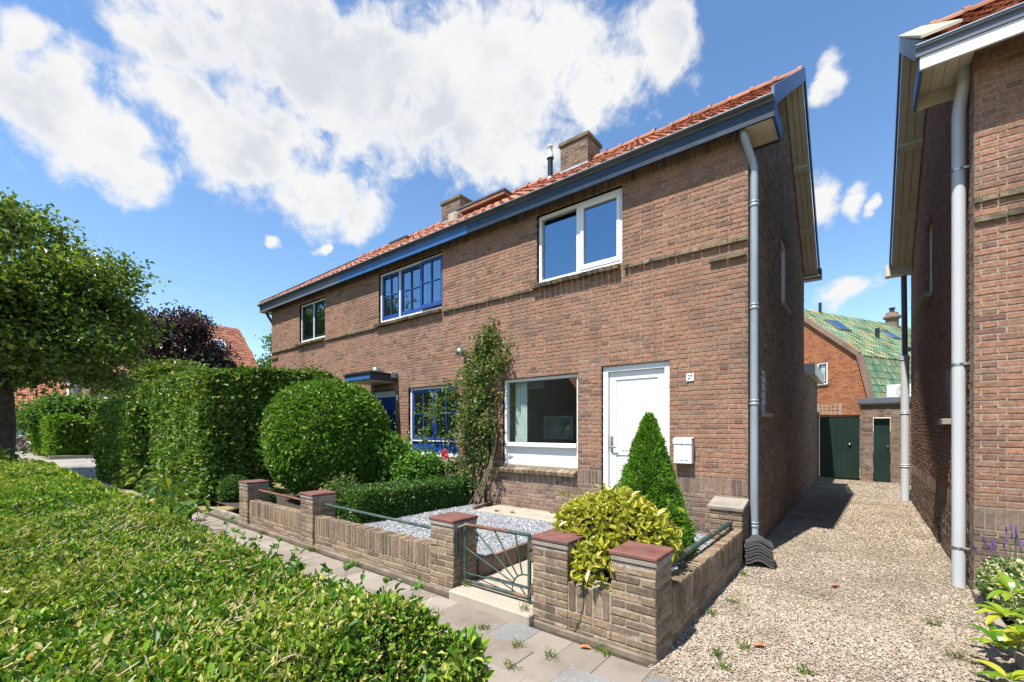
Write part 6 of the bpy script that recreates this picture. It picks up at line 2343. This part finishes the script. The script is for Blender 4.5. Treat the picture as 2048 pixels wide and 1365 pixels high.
def rhodo():
    t = thing('rhododendron', 'rhododendron with long glossy yellow-green leaves in the lower right corner', 'shrub', (1.0, 4.4, 0))
    pc = Pieces()
    V, F, _ = leaf_mesh(np.zeros((1, 3)), np.array([[0, 1.0, 0]]), np.array([[0, 0, 1.0]]), 0.17, 0.062, True, 0.12, 0.10)
    # longer leaf with a rounded outline
    t_ = np.linspace(0, 1, 7)
    wv = 0.031 * np.sin(np.pi * t_ ** 0.8) ** 0.7
    VV, FF = [], []
    for i, (q, w_) in enumerate(zip(t_, wv)):
        zc = -0.06 * (q - 0.3) ** 2 * 1.6
        VV += [(-w_, q * 0.17, zc + w_ * 0.35), (0, q * 0.17, zc), (w_, q * 0.17, zc + w_ * 0.35)]
    for i in range(6):
        a = i * 3
        FF += [(a, a + 1, a + 4, a + 3), (a + 1, a + 2, a + 5, a + 4)]
    V, F = np.array(VV), [np.array(FF)]
    g = Geo()
    whorls = [(0.70, 4.20, 0.18, 1.0), (0.70, 3.95, 0.08, 1.0), (0.76, 4.42, 0.33, 1.0), (0.83, 4.62, 0.44, 1.0), (0.80, 4.15, 0.28, 1.0), (1.12, 4.1, 0.26, 1.0), (1.18, 4.75, 0.50, 1.0), (1.25, 4.4, 0.42, 1.0), (0.98, 3.75, 0.22, 1.0), (1.3, 4.0, 0.4, 1.0)]
    for (x, y, z, s) in whorls:
        k = int(rng.integers(8, 12))
        branchy(g, (1.15, 4.35, 0.0), (x, y, z), 0.010, 0.006, 0.1, 5, 6)
        ph = rng.uniform(0, 6)
        for i in range(k):
            a = ph + i * 2.4
            el = math.radians(rng.uniform(-5, 45))
            A = np.array([math.cos(a) * math.cos(el), math.sin(a) * math.cos(el), math.sin(el)])
            B = unit(np.cross(A, ZV))
            Nn = np.cross(B, A)
            M3 = np.stack([B, A, Nn], 1) * s * rng.uniform(0.75, 1.1)
            pc.add(V, F, 'rhodo', M3, np.array([x, y, z]) + A * 0.012, 0.01, Nn, 'leaf_rhodo')
    g.obj('stem', 'twig', t)
    pc.finish('leaf', t, 300, 'foliage')


rhodo()

# grass and weeds in the joints
def tuft(x, y, z, h, n, label='small grass tuft growing in a joint of the pavement', group='weeds in pavement and gravel'):
    t = thing('grass_tuft', label, 'weed', (x, y, z), group)
    b = np.array([x, y, z]) + rng.normal(0, 0.018, (n, 3)) * np.array([1.4, 1, 0])
    A = unit(np.stack([rng.normal(0, 0.7, n), rng.normal(0, 0.7, n), np.full(n, 0.75)], 1))
    V, F, k = leaf_mesh(b, A, rnd_dirs(n), h * rng.uniform(0.6, 1.2, n), 0.005, True, 0.1, 0.25)
    put(bpy.data.objects.new('blades', make_mesh('blades', V, F, 'grass', np.repeat(rng.random(n), k))), t, kind='stuff')


for (x, y) in ((-1.98, 2.54), (-1.69, 2.57), (-1.46, 2.86), (-1.41, 2.83), (-2.35, 2.60), (-1.82, 2.30), (-3.4, 2.24), (-2.9, 2.55)):
    tuft(x, y, 0.0, 0.06, 26)
for (x, y) in ((-0.80, 3.30), (-0.66, 3.52), (-0.72, 3.15), (0.45, 4.9), (0.52, 4.3), (-0.92, 4.4), (-0.30, 3.4), (-1.0, 5.3), (-1.02, 4.0), (0.35, 3.6)):
    tuft(x, y, 0.004, 0.07, 22, 'small weed growing through the gravel drive')
for (x, y) in ((-2.20, 2.92), (-2.96, 3.02)):
    tuft(x, y, 0.09, 0.06, 26, 'small grass tuft at the foot of the garden gate')
for (x, y) in ((-4.4, 5.55), (-4.7, 5.5), (-3.9, 5.95)):
    tuft(x, y, GZ + 0.012, 0.05, 30, 'grass tuft on the concrete strip under the white window')
for (x, y) in ((-8.9, 2.62), (-8.2, 2.45), (-9.4, 2.35), (-7.5, 2.3), (-6.8, 2.6), (-5.6, 2.86), (-4.6, 2.86), (-7.1, 2.86)):
    tuft(x, y, 0.0, 0.07, 50, 'grass growing between tiles along the left garden wall')
for i, (x, y, z) in enumerate(((-1.60, 2.80, 0.006), (-0.25, 5.45, 0.012), (-0.62, 3.6, 0.012))):
    lab = ('curled brown leaf lying on the pavement by the cracked wall', 'orange dry leaf lying on the gravel beyond the tile stack', 'small orange dry leaf on the gravel near the corner pier')[i]
    V, F, _ = leaf_mesh(np.array([[x, y, z]]), np.array([[0.8, 0.5, 0.12]]), np.array([[0, 0, 1.0]]), 0.09, 0.05, True, 0.3, 0.2)
    put(bpy.data.objects.new('dead_leaf', make_mesh('dead_leaf', V, F, 'dead_leaf', np.zeros(len(V)))), None, label=lab, category='leaf')


# ---------------------------------------------------------------- loose stones
def pebbles(name, mat, P, size, parent):
    n = len(P)
    base = np.array([(1, 0, 0), (0, 1, 0), (-1, 0, 0), (0, -1, 0), (0, 0, 1), (0, 0, -1)], float)
    F0 = np.array([(0, 1, 4), (1, 2, 4), (2, 3, 4), (3, 0, 4), (1, 0, 5), (2, 1, 5), (3, 2, 5), (0, 3, 5)])
    s = size * np.clip(rng.lognormal(0, 0.35, n), 0.5, 2.4)
    ax = np.stack([s * rng.uniform(0.5, 0.85, n), s * rng.uniform(0.4, 0.65, n), s * rng.uniform(0.22, 0.42, n)], 1)
    V = base[None] * ax[:, None, :] * (1 + rng.normal(0, 0.14, (n, 6, 1)))
    a = rng.uniform(0, 2 * math.pi, n)
    c, s_ = np.cos(a)[:, None], np.sin(a)[:, None]
    X = V[:, :, 0] * c - V[:, :, 1] * s_
    Y = V[:, :, 0] * s_ + V[:, :, 1] * c
    t1, t2 = rng.normal(0, 0.35, (n, 1)), rng.normal(0, 0.35, (n, 1))
    Z = V[:, :, 2] + X * t1 + Y * t2
    V = np.stack([X, Y, Z], 2) + P[:, None, :]
    F = (np.arange(n)[:, None, None] * 6 + F0[None]).reshape(-1, 3)
    me = make_mesh(name, V.reshape(-1, 3), [F], mat, np.repeat(rng.random(n), 6))
    return put(bpy.data.objects.new(name, me), parent, kind='stuff')


def scatter(x0, x1, y0, y1, dens, z):
    n = int((x1 - x0) * (y1 - y0) * dens)
    P = np.stack([rng.uniform(x0, x1, n), rng.uniform(y0, y1, n), np.full(n, z)], 1)
    return P


P = np.concatenate([scatter(-1.12, 0.86, 2.0, 5.0, 12800, 0.0), scatter(-1.09, 0.84, 5.0, 8.5, 6200, 0.0)])
k = in_view(P, 0.12) & ((P[:, 1] > 2.86) | (P[:, 0] > -0.80 - (2.86 - P[:, 1]) * 0.03)) & (rng.random(len(P)) < 0.45 + 0.8 * fbm(P, 1.6, 6.0))
pebbles('gravel', 'gravel_stone', P[k], 0.0102, driveway)
P = scatter(-1.08, 0.83, 8.0, 17.2, 3400, 0.0)
k = in_view(P, 0.1) & (rng.random(len(P)) < np.clip(1.25 - (P[:, 1] - 8.0) / 12, 0, 1) * np.clip((P[:, 1] - 7.9) / 0.8, 0, 1))
pebbles('gravel', 'gravel_stone', P[k], 0.0135, driveway)
P = np.concatenate([scatter(-5.6, -3.1, 3.14, 5.4, 2300, GZ + 0.004), scatter(-2.03, -1.2, 3.14, 6.0, 2300, GZ + 0.004), scatter(-3.02, -2.07, 4.62, 5.68, 1500, GZ + 0.004)])
pebbles('white_gravel', 'white_stone', P[in_view(P, 0.2)], 0.0155, gg)


# ================================================================== FAR LEFT: red roofed houses, bicycle
def far_house(label, x0, x1, y0, y1, ze, zr, axis, hip=0.0, name='red_roofed_house', mat='brick_brown'):
    """house with a tiled roof; axis: direction of the ridge"""
    t = thing(name, label, 'house', ((x0 + x1) / 2, (y0 + y1) / 2, 0))
    Geo().box(x0, x1, y0, y1, 0, ze, 0).obj('wall', mat, t)
    o = 0.35
    X0, X1, Y0, Y1 = x0 - o, x1 + o, y0 - o, y1 + o
    g = Geo()
    if axis == 'y':
        xm = (x0 + x1) / 2
        a, b = (xm, Y0 + hip, zr), (xm, Y1 - hip, zr)
        c = [(X0, Y0, ze), (X1, Y0, ze), (X1, Y1, ze), (X0, Y1, ze)]
        g.add(np.array(c + [a, b]), [(1, 2, 5, 4), (3, 0, 4, 5)], [(0, 1, 4), (2, 3, 5)])
    else:
        ym = (y0 + y1) / 2
        a, b = (X0 + hip, ym, zr), (X1 - hip, ym, zr)
        c = [(X0, Y0, ze), (X1, Y0, ze), (X1, Y1, ze), (X0, Y1, ze)]
        g.add(np.array(c + [a, b]), [(0, 1, 5, 4), (2, 3, 4, 5)], [(1, 2, 5), (3, 0, 4)])
    r = g.obj('roof', 'roof_tile', t)
    return t, r


def slope_tiles(r, U, eave, L, deg, length, clip, mat='roof_tile', cw=0.27, cl=0.34):
    P_ = Pieces()
    tile_roof(P_, 0, L, eave, deg, length, mat, U=U, cw=cw, cl=cl, clip=clip)
    P_.finish('roof_tile', r, 0, 'tiling', r)


# house with the hipped roof, seen beside the copper beech
tA, rA = far_house('distant house with orange hipped roof beside the copper beech', -52, -44, 6.0, 17.95, 5.5, 11.4, 'y', 1.1)
run = 4.35
deg = math.degrees(math.atan(5.9 / run))
ln = math.hypot(5.9, run)
slope_tiles(rA, (0, 1, 0), np.array([-43.65, 5.65, 5.52]), 12.65, deg, ln, lambda o: (o[1] - 5.65) > (o[2] - 5.5) * (1.1 / 5.9) and (18.15 - o[1]) > (o[2] - 5.5) * (1.1 / 5.9))
# skylights on it
th_ = math.radians(deg)
for (y, s) in ((14.3, 2.45), (13.2, 0.75)):
    o = np.array([-43.65, y, 5.55]) + np.array([-math.cos(th_), 0, math.sin(th_)]) * s * 1.6
    M3 = np.stack([np.array([0, 1.0, 0]), np.array([-math.cos(th_), 0, math.sin(th_)]), np.array([math.sin(th_), 0, math.cos(th_)])], 1)
    sk = Geo().box(0, 1.2 if s > 1 else 2.6, 0, 1.3, 0.02, 0.16, 0.01, xf=(M3, o)).obj('skylight', 'white_paint' if s > 1 else 'zinc_dark', tA)
    Geo().box(0.1, 1.1 if s > 1 else 2.5, 0.1, 1.2, 0.161, 0.17, 0, xf=(M3, o)).obj('pane', 'glass_sky', sk)
# low roofed house with a white dormer window, seen under the oak
tB, rB = far_house('distant house with low red roof and white dormer under the oak crown', -57, -47.5, -6, 12.5, 2.9, 7.2, 'y', 0.0)
run = 5.1
deg = math.degrees(math.atan(4.3 / run))
slope_tiles(rB, (0, 1, 0), np.array([-47.15, -6.35, 2.92]), 19.2, deg, math.hypot(4.3, run), None)
d = Geo().box(-50.2, -47.9, 5.3, 7.6, 3.3, 5.3, 0.01).obj('dormer', 'white_paint', tB)
for y in (5.5, 6.52):
    p = Geo().box(-47.895, -47.86, y, y + 0.95, 3.55, 4.75, 0.01).obj('window', 'grey_pvc', d)
    Geo().box(-47.858, -47.85, y + 0.07, y + 0.88, 3.62, 4.68, 0).obj('pane', 'glass', p)
Geo().box(-50.4, -47.75, 5.2, 7.7, 5.3, 5.42, 0.01).obj('dormer_roofing', 'zinc_dark', d)
for (y, w_) in ((-2.0, 1.6), (1.5, 1.6), (4.6, 1.3)):
    p = Geo().box(-47.495, -47.44, y, y + w_, 0.9, 2.3, 0.01).obj('window', 'white_paint', tB)
    Geo().box(-47.438, -47.43, y + 0.08, y + w_ - 0.08, 0.98, 2.22, 0).obj('pane', 'glass', p)


def bicycle(x, y, a):
    t = thing('bicycle', 'parked bicycle with pale handlebar beside the bright far hedge', 'bicycle', (x, y, 0))
    R = rotz(a)
    O = np.array([x, y, 0.0])
    T = lambda p: O + R @ np.array(p, float)
    for cx_ in (-0.54, 0.54):
        ring = [T((cx_ + 0.34 * math.cos(s), 0, 0.36 + 0.34 * math.sin(s))) for s in np.linspace(0, 2 * math.pi, 29)]
        w = Geo().tube(ring, 0.022, 7, False).obj('wheel', 'rubber', t, smooth=True)
        g = Geo()
        for s in np.linspace(0, 2 * math.pi, 14, endpoint=False):
            g.tube([T((cx_, 0, 0.36)), T((cx_ + 0.33 * math.cos(s), 0, 0.36 + 0.33 * math.sin(s)))], 0.004, 4, False)
        g.tube([T((cx_, -0.05, 0.36)), T((cx_, 0.05, 0.36))], 0.03, 8)
        g.obj('spokes', 'steel', w)
        arc = [T((cx_ + 0.39 * math.cos(s), 0, 0.36 + 0.39 * math.sin(s))) for s in np.linspace(0.3, 2.9, 12)]
        Geo().tube(arc, 0.025, 6).obj('mudguard', 'white_paint' if cx_ > 0 else 'black_paint', t, smooth=True)
    g = Geo()
    bb, st, hd, hb, rw = (-0.08, 0, 0.32), (-0.24, 0, 0.86), (0.36, 0, 0.92), (0.39, 0, 0.72), (-0.54, 0, 0.36)
    for (p, q) in ((bb, st), (bb, hb), (st, hd), (bb, rw), (st, rw), (hb, hd), (hb, (0.54, 0, 0.36))):
        g.tube([T(p), T(q)], 0.018, 7)
    g.obj('frame', 'red_wood', t, smooth=True)
    g = Geo()
    g.tube([T((0.36, 0, 0.92)), T((0.34, 0, 1.12))], 0.013, 7)
    g.tube([T((0.16, -0.3, 1.10)), T((0.30, -0.22, 1.14)), T((0.36, 0, 1.12)), T((0.30, 0.22, 1.14)), T((0.16, 0.3, 1.10))], 0.015, 7)
    g.obj('handlebar', 'steel', t, smooth=True)
    g = Geo().lathe([(0.0, 1.0), (0.10, 1.0), (0.12, 0.96), (0.06, 0.93), (0, 0.93)], T((-0.28, 0, 0)), 12)
    g.obj('saddle', 'rubber', t, smooth=True)
    Geo().tube([T((0.44, 0, 0.80)), T((0.49, 0, 0.80))], 0.05, 9).obj('headlight', 'steel', t, smooth=True)


bicycle(-43.2, 2.65, 0.35)

# ================================================================== ACROSS THE STREET: what the window panes mirror
tC = thing('opposite_house', 'dark gabled house across the street mirrored in the white ground floor window', 'house', (-17.5, -15, 0))
WO = Wall((0, -12.0, 0), (-1, 0, 0))
Geo().box(-21.5, -13.5, -20, -12.02, 0, 3.4, 0).obj('wall', 'brick_brown', tC)
Geo().prism([(-21.5, 3.4), (-13.5, 3.4), (-17.5, 8.4)], 1, -20, -12.02).obj('gable_wall', 'brick_brown', tC)
for s in (-1, 1):
    p0, p1 = np.array((-17.5, 8.55)), np.array((-17.5 + s * 4.6, 2.8))
    d = np.array((0, -0.2))
    Geo().prism([p0, p1, p1 + d, p0 + d], 1, -20.3, -11.6).obj('roof', 'roof_tile', tC)
for (x, z, w_, h) in ((-20.4, 0.9, 2.0, 1.5), (-16.6, 0.9, 2.2, 1.5), (-18.4, 4.3, 1.8, 1.5)):
    p = Geo().box(x, x + w_, -12.03, -11.96, z, z + h, 0.01).obj('window', 'white_paint', tC)
    Geo().box(x + 0.1, x + w_ / 2 - 0.05, -11.958, -11.95, z + 0.1, z + h - 0.1, 0).obj('pane', 'glass', p)
    Geo().box(x + w_ / 2 + 0.05, x + w_ - 0.1, -11.958, -11.95, z + 0.1, z + h - 0.1, 0).obj('pane', 'glass', p)
tree('street_tree', 'street tree on the opposite pavement mirrored in the upper windows', (-27.0, -9.8, 0), 3.0, 0.2,
     [((-27.0, -9.8, 5.6), (2.6, 2.4, 2.4), 1.0)], 5000, 0.3, 0.2, 'leaf_tree', 0.45, 6)
